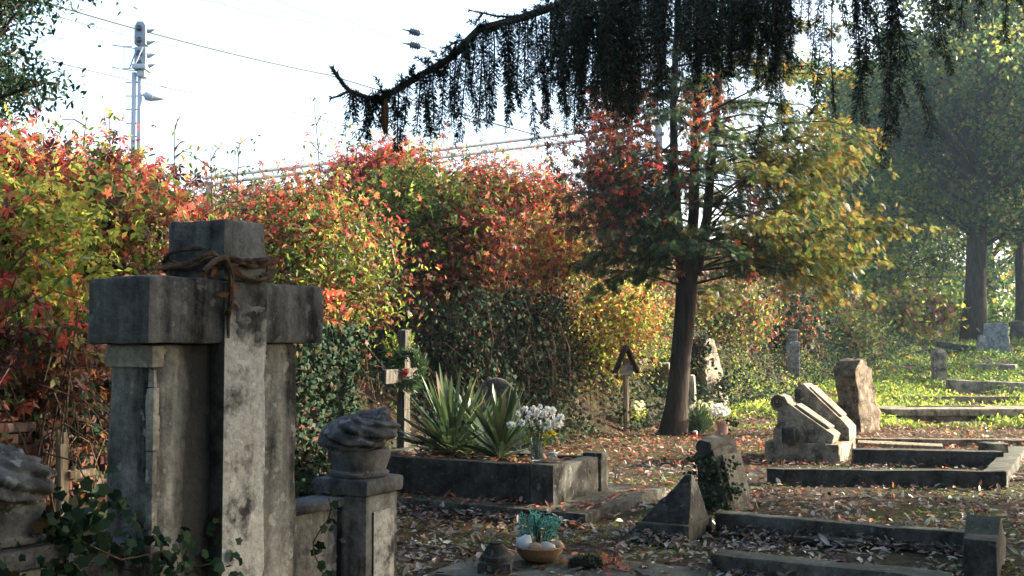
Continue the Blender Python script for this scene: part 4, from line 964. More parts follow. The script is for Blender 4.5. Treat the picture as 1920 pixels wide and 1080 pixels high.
shrub('pink-red creeper crown standing highest on the bank crest', 730, 335, 19.0, (.9, .6, .22), 3150, T_PALM, (0.067, 0.110), 'creeper_bright', 18, .6, extra=(T_PALM, 1470, 'creeper_red'))
shrub('ferny green sapling bush in the middle of the red bank', 800, 410, 15.8, (.75, .5, .65), 1100, T_COMP, (.16, .3), 'green_leaf', 18, .5, extra=(T_COMP, 260, 'lime_leaf'))
shrub('red-brown creeper bush below the ferny bush', 880, 480, 15.8, (.8, .5, .55), 4200, T_PALM, (0.056, 0.093), 'creeper_red', 20, .8, extra=(T_OVAL, 500, 'dead_leaf'))
shrub('orange-red creeper bush on the crest left of the conifer', 960, 362, 21.5, (1.3, .7, .25), 4200, T_PALM, (0.062, 0.099), 'creeper_red', 20, .6, extra=(T_PALM, 1050, 'creeper_bright'))
shrub('bright yellow-green bush left of the conifer crown', 1030, 470, 18.8, (.75, .5, .5), 4160, T_OVAL, (.05, .09), 'lime_leaf', 20, .2, extra=(T_PALM, 420, 'creeper_bright'))
shrub('sunlit lime green bush between dark hedge and tree trunk', 1170, 600, 20.2, (.9, .5, .5), 4680, T_OVAL, (.05, .09), 'lime_leaf', 20, .3, extra=(T_PALM, 546, 'creeper_bright'))
shrub('lime and orange bush behind the roofed grave post', 1100, 660, 19.5, (.7, .4, .45), 2860, T_OVAL, (.05, .09), 'lime_leaf', 16, .3, extra=(T_OVAL, 900, 'dead_leaf'))
shrub('red creeper bush right of the trunk behind the leaning headstone', 1370, 600, 26, (1.1, .6, .6), 1500, T_PALM, (.07, .12), 'creeper_red', 16, .8, extra=(T_OVAL, 3000, 'green_leaf'))
shrub('ivy-green bush behind the grey pillar gravestone', 1440, 610, 29, (1.2, .7, .7), 2600, T_IVY, (.1, .16), 'ivy_leaf', 18, .5, extra=(T_OVAL, 900, 'dead_leaf'))
shrub('dark low thicket right of the grey pillar gravestone', 1560, 625, 34, (1.8, .9, .6), 2600, T_OVAL, (.13, .22), 'green_leaf', 18, .4, extra=(T_OVAL, 900, 'dead_leaf'))
shrub('golden sunlit bush left of the large far tree', 1690, 585, 44, (1.9, 1.1, .85), 3000, T_BROAD, (.16, .26), 'lime_leaf', 20, .3, extra=(T_BROAD, 1200, 'litter_red'))
shrub('dim green thicket behind the golden sunlit bush', 1600, 545, 48, (2.6, 1.2, 1.2), 3000, T_BROAD, (.18, .3), 'green_leaf', 20, .3)

shrub('long dim hedge closing the view under the far trees at the right edge', 1900, 612, 66, (9, 2, 2.0), 7000, T_BROAD, (.25, .42), 'green_leaf', 60, .3)
shrub('dim undergrowth between the big tree and the right edge', 1890, 618, 52, (3.2, 1.0, .9), 2400, T_BROAD, (.16, .28), 'green_leaf', 24, .3)
# the overgrown mound in the middle, dead leaves darkened to carry its shade
mc = at(925, 665, 15.9); base = Vector((mc.x, mc.y, g1(mc.x, mc.y) - .1))
t = thing('overgrown_hedge', 'dark overgrown hedge of ivy and dead stems behind the yuccas', 'hedge', base)
tu = Vector((.55, .835, 0)).normalized(); tn = Vector((.835, -.55, 0)).normalized()
n = 11500; a, b2, c2 = RS.uniform(-1, 1, n), RS.uniform(-1, 1, n), RS.uniform(-1, 1, n)
wv = 1 + .16 * np.sin(a * 5) + .12 * np.sin(b2 * 4 + a * 3)
P = np.array(mc) + np.outer(a * 1.5, tu) + np.outer(.15 + c2 * .6 * wv, tn) + np.outer(b2 * .92 * (1 - .25 * a ** 2) * (1 + .18 * np.sin(a * 9 + c2 * 3) * (b2 > 0)), [0, 0, 1]) + RS.normal(0, .09, (n, 3)) + (RS.uniform(0, 1, n) < .12)[:, None] * RS.normal(0, .22, (n, 3))
L = Leaves(); L.add(T_IVY, P[:6500], rnd(6500, (0, -.2, -.8)), rnd(6500, (.3, -.7, .4)), RS.uniform(.035, .08, 6500)); L.build('ivy_foliage', 'ivy_leaf', t, base)
L = Leaves(); L.add(T_OVAL, P[6500:], rnd(n - 6500, (0, 0, -1)), rnd(n - 6500), RS.uniform(.04, .09, n - 6500)); L.build('dead_foliage', 'shaded_dead_leaf', t, base)
mb = MB()
for k in range(150):
    i = R.randrange(n); s_ = Vector(P[i]) - base; e = s_ + Vector((R.uniform(-.3, .3), R.uniform(-.3, .1), -R.uniform(.4, 1.1)))
    mb.tube([s_, s_.lerp(e, .5) + Vector((R.uniform(-.1, .1), -.1, .05)), e], [.006, .006, .004], 4)
obj('stem', mb, 'twig', t)

# tall thin saplings against the sky
def sapling(label, px, pyb, pyt, y, mat='lime_leaf', lean=0, n=60, size=(.06, .11), tpl=T_OVAL):
    a = at(px, pyb, y); gz = g1(a.x, a.y); t = thing('sapling', label, 'sapling', (a.x, a.y, gz), 0, 'thin saplings on the bank crest')
    tp = at(px + lean, pyt, y) - Vector((a.x, a.y, gz)); pts = [Vector((0, 0, -.05)), Vector((tp.x * .1 + .05, 0, tp.z * .4)), Vector((tp.x * .4, .05, tp.z * .75)), tp]
    mb = MB().tube(pts, [.012, .01, .008, .005], 5); cs = []
    for k in range(7):
        f = R.uniform(.55, 1); s_ = pts[1].lerp(pts[2], min(1, (f - .4) / .35)) if f < .75 else pts[2].lerp(pts[3], (f - .75) / .25)
        e = s_ + Vector((R.uniform(-.35, .35), R.uniform(-.2, .2), R.uniform(.0, .2))); mb.tube([s_, s_.lerp(e, .5) + Vector((0, 0, .04)), e], [.009, .007, .004], 4); cs += [e, s_.lerp(e, .6)]
    obj('stem', mb, 'twig', t); L = Leaves(); leaf_cloud(L, tpl, cs + [pts[3]], .12, n, size, .6); L.build('foliage', mat, t)
for a in [('thin sapling left of the signal mast', 205, 285, 212, 12.5), ('bare-topped sapling right of the signal mast', 322, 310, 232, 13, 'lime_leaf', 6, 14), ('leaf-sparse sapling far left above the dark red mound', 140, 250, 222, 11, 'green_leaf', 22, 16),
          ('sapling with broad crown, left end of the girder', 440, 330, 262, 15.5, 'green_leaf', 10, 60), ('slim sapling on the crest where the girder starts', 395, 320, 285, 14.5, 'green_leaf', 0, 60),
          ('spindly tall sapling beside the spruce branch tip', 600, 335, 185, 17, 'lime_leaf', -12, 30), ('yellowish sapling under the spruce branch tip', 655, 310, 240, 18, 'lime_leaf', -8, 50), ('small yellow sapling among the red crown creepers', 800, 310, 262, 19, 'lime_leaf', 12, 46),
          ('red-leaved shoot rising by the hanging twigs', 873, 320, 268, 19, 'creeper_bright', 2, 22), ('yellow sapling close to the left of the conifer', 1045, 330, 285, 22, 'lime_leaf', 6, 50), ('thin pale sapling behind the girder middle', 935, 320, 268, 22, 'lime_leaf', -20, 24)]:
    sapling(*a)

# ------------------------------------------------------------------ leaf litter and ground cover
def litter(name, label, mat, tpl, n, ymin, ymax, size, mask, cat='leaf litter', up=1.0, lift=.02):
    y = ymin + (ymax - ymin) * RS.uniform(0, 1, n) ** 1.5; x = RS.uniform(-.3, .54, n) * y; m_ = mask(x, y, sd(x, y)); x, y = x[m_], y[m_]; n = len(x)
    P = np.stack([x, y, gh(x, y) + RS.uniform(.004, .004 + lift, n)], 1)
    L = Leaves(); L.add(tpl, P, rnd(n, (0, 0, .1)) * np.array([1, 1, .35]), rnd(n, (0, 0, 2.1 * up), .85), size[0] + (size[1] - size[0]) * RS.uniform(0, 1, n) ** 1.7); o = L.build(name, mat); tag(o, label, cat, None, 'stuff')
litter('leaf_litter', 'pale and brown fallen leaves covering the ground between the graves', 'litter_pale', T_OVAL, 42000, 5.5, 26, (.03, .11), lambda x, y, d: (d < .3) & (wob(x, y, 1.6, 2) + .4 * wob(x, y, 5, 1) > -.35 + RS.uniform(-.4, .3, len(x))), lift=.04)
litter('red_leaf_litter', 'rust red fallen leaves around the tree and on the lower bank', 'litter_red', T_OVAL, 30000, 9, 27, (.035, .1), lambda x, y, d: (d < 2.6) & ((y > 13.5) | (RS.uniform(0, 1, len(x)) < .12)), lift=.05)
litter('grass', 'short moss and grass tufts in the leaf litter', 'cover_leaf', T_BLADE, 60000, 5.5, 24, (.03, .08), lambda x, y, d: (d < .3) & (wob(x, y, 1.1, 6) + .3 * wob(x, y, 4, 2) > .05), 'grass', -.1)
def herb(name, label, mat, n, y0, y1, x0, x1, size, hmax, thr, seed):
    y = y0 + (y1 - y0) * RS.uniform(0, 1, n); x = RS.uniform(x0, x1, n) * y; d = sd(x, y); f = wob(x, y, 1.1, seed); m_ = (d < .8) & (f > thr); x, y, f = x[m_], y[m_], f[m_]; n = len(x)
    h = hmax * np.clip(.35 + f, .1, 1) * RS.uniform(.05, 1, n)
    L = Leaves(); L.add(T_OVAL, np.stack([x, y, gh(x, y) + h], 1), rnd(n, (0, 0, .1)), rnd(n, (0, -.2, 1.2), .7), RS.uniform(size[0], size[1], n)); o = L.build(name, mat); tag(o, label, 'ground cover', None, 'stuff')
herb('ground_cover', 'low sunlit yellow-green weeds in the clearing behind the graves', 'cover_leaf', 26000, 19, 30, .2, .54, (.06, .11), .28, -.3, 4)
herb('shaded_ground_cover', 'dull green ground cover in the shade toward the far trees', 'green_leaf', 26000, 28, 46, .22, .56, (.09, .16), .25, -.25, 8)

# leaves lying on the slabs and in the raised bed
L = Leaves()
def top_leaves(o, x0, x1, y0, y1, z, n):
    P = np.array([loc(o, R.uniform(x0, x1), R.uniform(y0, y1), z + R.uniform(.004, .02)) for _ in range(n)]); L.add(T_OVAL, P, rnd(n, (0, 0, .1)) * np.array([1, 1, .3]), rnd(n, (0, 0, 2.5), .7), RS.uniform(.05, .09, n))
top_leaves(SL, -2.6, -.02, .02, .42, .11, 260); top_leaves(SL, -.25, -.02, .3, 1.9, .11, 90); top_leaves(BD, -2.1, -.2, .16, 1.0, .295, 330); top_leaves(BD, -2.0, -.2, .0, .15, .352, 26)
top_leaves(ST, -.5, 0, .1, 1.0, .25, 60); top_leaves(PO, -1.1, 1.0, -1.6, -.75, .06, 60)
def drift(o, x0, x1, yk, w, n, sgn):
    u = np.abs(RS.normal(0, w, n)); P = np.array([loc(o, R.uniform(x0, x1), yk + sgn * v_, 0) for v_ in u]); P[:, 2] = .02 + np.maximum(0, .075 - .25 * u) * RS.uniform(.1, 1, n)
    LD.add(T_OVAL, P, rnd(n, (0, 0, .1)) * np.array([1, 1, .4]), rnd(n, (0, 0, 1.9), .8), .03 + .07 * RS.uniform(0, 1, n) ** 1.5)
LD = Leaves()
drift(PO, .1, 2.0, .53, .1, 420, -1); drift(PO, .5, 2.0, -.83, .1, 380, 1); drift(PO, .4, 2.1, -1.04, .1, 300, -1); drift(PO, .0, 2.1, .67, .12, 420, 1); drift(SL, -2.4, .0, -.01, .12, 420, -1); drift(PO, -.5, 0, -.04, .1, 150, -1); drift(ST, .3, 2.2, -.9, .12, 400, -1)
o = LD.build('leaf_drift', 'litter_pale'); tag(o, 'drifts of fallen leaves gathered against the grave kerbs', 'leaf litter', None, 'stuff')
o = L.build('slab_litter', 'litter_red'); tag(o, 'fallen leaves lying on the slabs and in the raised bed', 'leaf litter', None, 'stuff')

# ------------------------------------------------------------------ the conifer in the middle (several stems, drooping flat sprays)
TB = gp(1262, 815); TB = Vector((TB.x, TB.y, TB.z - .03))
thuja = thing('conifer_tree', 'multi-stemmed conifer with drooping sprays in the middle of the graveyard', 'tree', TB)
def tl(px, py, dy=0): v_ = at(px, py, TB.y + dy) - TB; return v_
tr = MB()
fork = tl(1292, 470)
tr.tube([Vector((0, 0, -.1)), tl(1264, 795), tl(1268, 760), tl(1275, 690), tl(1284, 600), tl(1288, 540), fork], [.25, .21, .18, .165, .16, .17, .18], 16, .25)
for k in range(5):
    a = k * 1.3 + .4; tr.tube([Vector((math.cos(a) * .33, math.sin(a) * .3, -.08)), Vector((math.cos(a) * .2, math.sin(a) * .18, .05)), Vector((.03, 0, .3))], [.04, .07, .06], 8, .2)
obj('trunk', tr, 'bark', thuja)
stems = [[fork + Vector((-.1, 0, -.35)), tl(1272, 420), tl(1264, 330), tl(1262, 200), tl(1270, 40), tl(1275, -140)], [fork + Vector((.0, .1, -.3)), tl(1300, 400, .2), tl(1302, 300, .3), tl(1310, 150, .3), tl(1312, -40, .3), tl(1310, -180, .3)],
         [fork + Vector((.1, 0, -.4)), tl(1325, 410), tl(1335, 300), tl(1345, 180), tl(1352, 20), tl(1360, -120)]]
for s_ in stems: obj('stem', MB().tube(s_, [.11, .085, .075, .065, .05, .03], 10, .3), 'bark', thuja)
def along(pts, f):
    f = f * (len(pts) - 1); i = min(int(f), len(pts) - 2); return pts[i].lerp(pts[i + 1], f - i)
limbs = MB(); LG, LY = Leaves(), Leaves(); q = random.Random(12)
for k in range(100):
    s_ = stems[q.randrange(3)]; f = q.random() ** .8 * .95; a = along(s_, f)
    if k < 16: a = along([tl(1290, 560), fork], q.random())
    az = q.uniform(0, 2 * math.pi); right = math.cos(az)
    hrel = min(1, max(0, (a.z - 2.0) / 5.5))
    ln = (1.5 + 1.0 * q.random()) * (1.15 - .45 * hrel) * (1 + .55 * max(0, right))
    d = Vector((math.cos(az), math.sin(az), q.uniform(-.05, .35)))
    pts = [a, a + d * ln * .35 + Vector((0, 0, .05)), a + d * ln * .7 + Vector((0, 0, -.03 * ln)), a + d * ln + Vector((0, 0, -.16 * ln))]
    pts = [pts[0]] + [p_ + Vector((q.gauss(0, .07), q.gauss(0, .07), q.gauss(0, .06))) for p_ in pts[1:]]; limbs.tube(pts, [.022, .016, .01, .004], 6)
    for j in range(int(9 * ln)):
        f2 = q.uniform(.15, 1.0); c_ = along(pts, f2); side = Vector((-d.y, d.x, 0)) * q.choice((-1, 1)); sub = q.uniform(.1, .45) * (1.2 - f2 * .6)
        e = c_ + (d * .6 + side) * sub + Vector((0, 0, -.12 * sub))
        if q.random() < .5: limbs.tube([c_, e], [.006, .002], 3, cap=False)
        m_ = q.randint(5, 9); fr_ = RS.uniform(.2, 1.1, (m_, 1)); P = np.array(c_) * (1 - fr_) + np.array(e) * fr_ + RS.normal(0, .04, (m_, 3))
        dirs = np.array(d * .5 + side * .6) + RS.normal(0, .35, (m_, 3)) + np.array([0, 0, -.55]); S = RS.uniform(.1, .2, m_)
        gold = (right > .15 and f2 > .45 and q.random() < .75) or q.random() < .06  # outer sprays on the right take the painted sunlit colour
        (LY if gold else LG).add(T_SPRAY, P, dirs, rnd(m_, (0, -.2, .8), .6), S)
obj('limbs', limbs, 'bark', thuja); LG.build('foliage', 'thuja_green', thuja, TB * 0); LY.build('sunlit_foliage', 'thuja_sunlit', thuja)
# the dense drooping right flank of the crown and low hanging tips, mostly sunlit-coloured
LY = Leaves(); LG = Leaves(); limbs = MB()
for k in range(34):
    px, py = q.uniform(1420, 1690), q.uniform(250, 560)
    if py > 480 and px > 1610: px -= 120
    e = tl(px, py, q.uniform(-1.3, 1.0)); a = along(stems[2], q.uniform(.1, .55)); mid = a.lerp(e, .55) + Vector((0, 0, .22))
    m1_ = a.lerp(mid, .5) + Vector((q.gauss(0, .12), q.gauss(0, .12), q.gauss(.05, .1))); limbs.tube([a, m1_, mid, e], [.016, .013, .01, .003], 5)
    for j in range(38):
        f = q.uniform(.22, 1.05) if j % 3 else q.uniform(.6, 1.05); c_ = (mid.lerp(e, (f - .45) / .6) if f > .45 else m1_.lerp(mid, (f - .2) / .25)) + Vector((q.gauss(0, .17), q.gauss(0, .2), q.gauss(-.05, .12)))
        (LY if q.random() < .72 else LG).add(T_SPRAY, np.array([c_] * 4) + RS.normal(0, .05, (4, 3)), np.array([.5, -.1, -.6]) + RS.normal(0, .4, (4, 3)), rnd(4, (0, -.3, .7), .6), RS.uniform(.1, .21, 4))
obj('flank_limbs', limbs, 'bark', thuja); LG.build('flank_foliage', 'thuja_green', thuja); LY.build('sunlit_flank_foliage', 'thuja_sunlit', thuja)
# left side: dark drooping foliage
LG = Leaves(); limbs = MB()
for k in range(34):
    px, py = q.uniform(1095, 1240), q.uniform(330, 545)
    e = tl(px, py, q.uniform(-1.4, .6)); a = along(stems[0], q.uniform(.05, .5)); mid = a.lerp(e, .5) + Vector((0, 0, .2))
    limbs.tube([a, mid, e], [.022, .013, .004], 5)
    for j in range(14):
        f = q.uniform(.0, 1.05); c_ = mid.lerp(e, f) + Vector((q.gauss(0, .14), q.gauss(0, .18), q.gauss(-.05, .1)))
        LG.add(T_SPRAY, np.array([c_] * 4) + RS.normal(0, .05, (4, 3)), np.array([-.4, -.1, -.7]) + RS.normal(0, .4, (4, 3)), rnd(4, (0, -.3, .7), .6), RS.uniform(.1, .2, 4))
obj('lower_limbs', limbs, 'bark', thuja); LG.build('lower_foliage', 'thuja_green', thuja)
cl = thing('climbing_creeper', 'red creeper climbing through the left side of the conifer', 'creeper', TB)
L = Leaves(); cs = []; mb = MB()
for k in range(70):
    x0 = q.gauss(1165, 48) if q.random() < .8 else q.uniform(1250, 1400); top = at(x0, q.uniform(120, 330), TB.y + q.uniform(-1.3, .4)); ln = q.uniform(.5, 2.0)
    for j in range(7): cs.append(top + Vector((q.gauss(0, .08), q.gauss(0, .1), -ln * j / 6)))
    mb.tube([top - TB, top - TB + Vector((.05, 0, -ln * .5)), top - TB + Vector((0, 0, -ln))], [.006, .005, .003], 4)
leaf_cloud(L, T_PALM, cs, .14, 2600, (.06, .105), 1.2); L.build('foliage', 'creeper_red', cl, TB)
L = Leaves(); leaf_cloud(L, T_PALM, cs, .18, 650, (.06, .11), 1.2); L.build('bright_foliage', 'creeper_bright', cl, TB); obj('stem', mb, 'twig', cl)

# ------------------------------------------------------------------ weeping spruce overhead: trunk outside the frame, branches reaching in
SB = Vector((5.3, 7.6, 0))
spruce = thing('weeping_spruce', 'weeping spruce with long dark hanging twigs filling the top of the picture', 'tree', SB)
obj('trunk', MB().tube([(0, 0, -.1), (0, 0, 1.5), (.05, 0, 5), (.1, 0, 9), (.1, 0, 13.5)], [.34, .27, .22, .14, .02], 14, .2), 'spruce_bark', spruce)
def needles(L, A, d, n, l0, l1, spread=1.0, wide=0.0):
    """n needles round a straight bit of twig from A along d"""
    P = np.array(A) + np.outer(RS.uniform(0, 1, n), np.array(d)); ax = unit(np.array([d]))[0]
    o_ = RS.normal(0, 1, (n, 3)); o_ -= np.outer(o_ @ ax, ax); P = P + o_ * wide; L.add(T_NEEDLE, P, unit(o_) * spread + ax * .75, rnd(n), RS.uniform(l0, l1, n))
def tail(L, mb, top, ln, thick, dens=300, sub=True):
    thick *= q.uniform(.9, 1.9); dens *= q.uniform(.8, 1.25)
    top = Vector(top) - SB; segs = max(3, int(ln / .11)); p = top; d = Vector((q.gauss(0, .06), q.gauss(0, .06), -1)); pts = [p]
    for i in range(segs):
        d = Vector((d.x + q.gauss(0, .05), d.y + q.gauss(0, .05), -1)).normalized(); st_ = d * (ln / segs)
        fat = thick * (.8 + .5 * math.sin(i * 1.1 + top.x * 7)) * (1 if i < segs - 2 else .7)
        needles(L, p, st_, int(dens * 1.25 * ln / segs * (1 + thick * 16)), .02, .034, 1.0, fat * .14)
        if sub and q.random() < .55:
            e = Vector((q.gauss(0, .5), q.gauss(0, .5), -1)).normalized() * q.uniform(.06, .2); needles(L, p, e, int(dens * e.length * 1.1), .02, .032); mb.tube([p, p + e], .0022, 3, cap=False)
        p = p + st_; pts.append(p)
    mb.tube(pts, [.004] * (len(pts) - 1) + [.002], 4, cap=False)
def branch(pts, rad, name='branch'):
    """a branch with foliage on it; returns dense points"""
    b_ = MB(); P = [Vector(p_) - SB for p_ in pts]; D = []
    for i in range(len(P) - 1):
        for j in range(6): D.append(P[i].lerp(P[i + 1], j / 6))
    D.append(P[-1]); n = len(D)
    b_.tube(D, [rad * (1 - .8 * i / n) + .004 for i in range(n)], 7, .3); obj(name, b_, 'spruce_bark', spruce); return [d_ + SB for d_ in D]
tw = MB(); NL = Leaves()
top_tr = SB + Vector((.05, 0, 5.6))
b1 = branch([top_tr + Vector((0, 0, -.3)), at(1500, -190, 6.6), at(1260, -85, 6.3), at(1150, -28, 6.15), at(1060, 5, 6.0), at(970, 36, 5.9), at(899, 55, 5.82), at(846, 108, 5.75), at(797, 136, 5.7), at(741, 170, 5.62), at(712, 186, 5.58), at(688, 183, 5.56), at(655, 170, 5.55), at(645, 160, 5.55), at(621, 126, 5.54)], .024)
for i in range(14, len(b1) - 1):
    for j in range(2 if i < 62 else 0):
        s0 = b1[i].lerp(b1[i + 1], q.random()) - SB; e_ = Vector((q.gauss(-.5, .5), q.gauss(0, .6), q.gauss(-.2, .6))).normalized() * q.uniform(.04, .11)
        needles(NL, s0, e_, int(e_.length * 700), .022, .036); tw.tube([s0, s0 + e_], .003, 3, cap=False)
for i in range(len(b1) - 1):
    d = b1[i + 1] - b1[i]; needles(NL, b1[i] - SB, d, int(d.length * 650), .02, .038)
s1 = [at(975, 32, 5.9), at(930, 30, 5.85), at(905, 24, 5.8), at(878, 19, 5.78)]; s2 = [at(846, 108, 5.75), at(858, 75, 5.7), at(838, 90, 5.65), at(828, 103, 5.62)]; s3 = [at(655, 170, 5.55), at(640, 178, 5.5), at(618, 186, 5.48)]; s4 = [at(905, 24, 5.8), at(900, 32, 5.8), at(892, 42, 5.78)]
for s_ in (s1, s2, s3, s4):
    tw.tube([p_ - SB for p_ in s_], [.008, .006, .005, .003][:len(s_)], 5)
    for a, b_ in zip(s_[:-1], s_[1:]): needles(NL, a - SB, b_ - a, int((b_ - a).length * 420), .02, .03)
def pick(D, px):
    best = min(D, key=lambda v_: abs(px - (960 + F * (v_.x / (v_.y * CP + (v_.z - CH) * SP))))); return best
# hanging twigs of the left branch: pixel column, lower end
for px, yb, th in [(652, 215, .04), (664, 232, .03), (683, 262, .04), (690, 235, .03), (706, 235, .05), (713, 240, .04), (735, 225, .02), (752, 285, .06), (768, 258, .03), (790, 255, .05), (793, 262, .04), (812, 262, .05), (806, 240, .03), (836, 240, .06), (842, 250, .04), (858, 222, .05), (872, 270, .05), (866, 205, .03), (876, 230, .03), (893, 190, .06), (900, 235, .05), (908, 258, .04), (913, 235, .03), (925, 205, .05), (938, 228, .04), (945, 180, .05), (955, 215, .05), (962, 228, .04), (975, 205, .05), (985, 272, .05), (984, 180, .06), (1000, 170, .06), (1012, 220, .05), (1018, 218, .04), (1028, 190, .06), (1040, 210, .06), (1048, 170, .07)]:
    a = pick(b1, px); b_ = at(px, yb, a.y); ln = max(.08, a.z - b_.z); tail(NL, tw, a + Vector((q.gauss(0, .01), q.gauss(0, .05), 0)), ln, th * 1.5, 430)
# thick curtain: several branches passing just above the frame
bs = [branch([top_tr + Vector((0, 0, -.5)), at(1650, -60, 6.9), at(1420, -20, 6.6), at(1240, -10, 6.5), at(1080, 12, 6.4)], .045), branch([top_tr + Vector((0, 0, .2)), at(1700, -120, 7.3), at(1480, -60, 7.4), at(1260, -40, 7.3), at(1120, -10, 7.2)], .045),
      branch([top_tr, at(1750, -70, 6.2), at(1560, -40, 5.6), at(1400, -30, 5.3), at(1240, -20, 5.2), at(1130, 20, 5.15)], .04), branch([top_tr + Vector((0, 0, -.8)), at(1800, -60, 7.2), at(1650, -30, 7.0), at(1500, -40, 7.1)], .04)]
for D in bs:
    for i in range(len(D) - 1): d = D[i + 1] - D[i]; needles(NL, D[i] - SB, d, int(d.length * 260), .025, .04)
def edge(px):   # how far down the curtain hangs
    return float(np.interp(px, [1045, 1070, 1120, 1170, 1210, 1260, 1300, 1360, 1400, 1440, 1470, 1500], [190, 215, 235, 235, 215, 200, 190, 150, 170, 150, 110, 100]))
CLUMP = [1062, 1092, 1128, 1160, 1188, 1222, 1246, 1284, 1312, 1344, 1382, 1408, 1436, 1468]
CLEN = {c_: q.uniform(-45, 25) for c_ in CLUMP}
for k in range(215):
    c_ = q.choice(CLUMP); px = c_ + q.gauss(0, 8); D = bs[q.randrange(3)]; a = pick(D, px); yb = edge(px) + CLEN[c_] - abs(q.gauss(0, 48)) + 12
    if k % 3 == 0: px = q.uniform(1052, 1480); yb = edge(px) - q.uniform(60, 130)
    b_ = at(px, yb, a.y); s_ = at(px, 0, a.y); top_ = Vector((b_.x + q.gauss(0, .02), a.y + q.gauss(0, .15), a.z)); ln = max(.15, a.z - b_.z); tail(NL, tw, top_, ln, q.uniform(.05, .11), 240)
for px, yb, th in [(1425, 210, .05), (1472, 270, .08), (1478, 285, .05), (1462, 190, .08), (1512, 80, .07), (1505, 60, .06), (1553, 210, .07), (1562, 225, .06), (1548, 140, .08), (1556, 100, .07), (1607, 235, .08), (1600, 150, .09), (1612, 120, .08), (1632, 232, .07), (1622, 140, .09), (1640, 120, .08), (1652, 280, .08), (1664, 225, .1), (1676, 312, .1), (1682, 270, .08), (1668, 140, .07), (1690, 75, .05), (1700, 40, .05), (1742, 155, .07), (1738, 110, .07), (1730, 40, .06), (1778, 38, .06), (1790, 30, .05), (1802, 58, .06), (1832, 40, .04), (1888, 80, .05), (1880, 20, .05)]:
    D = bs[3] if px < 1700 else bs[2]; y = 6.2 if px > 1590 else 6.8; a = at(px, -70, y); b_ = at(px, yb, y); tail(NL, tw, a + Vector((0, q.gauss(0, .06), 0)), a.z - b_.z, th, 300)
D = branch([top_tr + Vector((0, 0, -.2)), at(1900, -70, 6.3), at(1780, -70, 6.2), at(1600, -70, 6.2)], .035)
obj('twig', tw, 'spruce_bark', spruce); NL.build('foliage', 'spruce_needle', spruce)
# the rest of the spruce's crown (outside the frame, it throws the foreground into shade)
NL = Leaves(); bm_ = MB()
for k in range(85):
    z = 2.6 + 10 * (k / 85); r = (13.6 - z) * .3 + .25; az = k * 2.399; d = Vector((math.cos(az), math.sin(az), 0))
    a = Vector((.05, 0, z)); e = a + d * r + Vector((0, 0, -.35 * r + .3)); w_ = e + SB
    mid = a.lerp(e, .5) + Vector((0, 0, .15)); m2 = mid + SB
    if any(abs(v_.x) < .56 * v_.y and v_.z < 5.4 for v_ in (w_, m2)): continue
    bm_.tube([a, mid, e], [.035, .02, .006], 5)
    for j in range(int(12 * r)):
        f = q.uniform(.2, 1); c_ = a.lerp(mid, f * 2) if f < .5 else mid.lerp(e, f * 2 - 1); c_ = c_ + Vector((q.gauss(0, .15), q.gauss(0, .15), 0)); n = 26; l_ = q.uniform(.3, .8)
        P = np.array(c_) + np.outer(RS.uniform(0, 1, n), [0, 0, -l_]) + RS.normal(0, .05, (n, 3)); NL.add(T_NEEDLE, P, rnd(n, (0, 0, -.6)), rnd(n), RS.uniform(.12, .2, n))
obj('crown_branches', bm_, 'spruce_bark', spruce); NL.build('crown_foliage', 'spruce_needle', spruce)
a = pick(b1, 716); cn = at(722, 186, a.y); co = thing('spruce_cone', 'single brown spruce cone hanging near the branch tip', 'cone', cn)
obj('scales', MB().lathe([(.004, 0), (.012, -.01), (.018, -.04), (.02, -.09), (.018, -.14), (.011, -.17), (.003, -.182)], 18, None, lambda t_, z: 1 + .12 * math.sin(6 * t_ + z * 160)), 'dead_leaf', co)

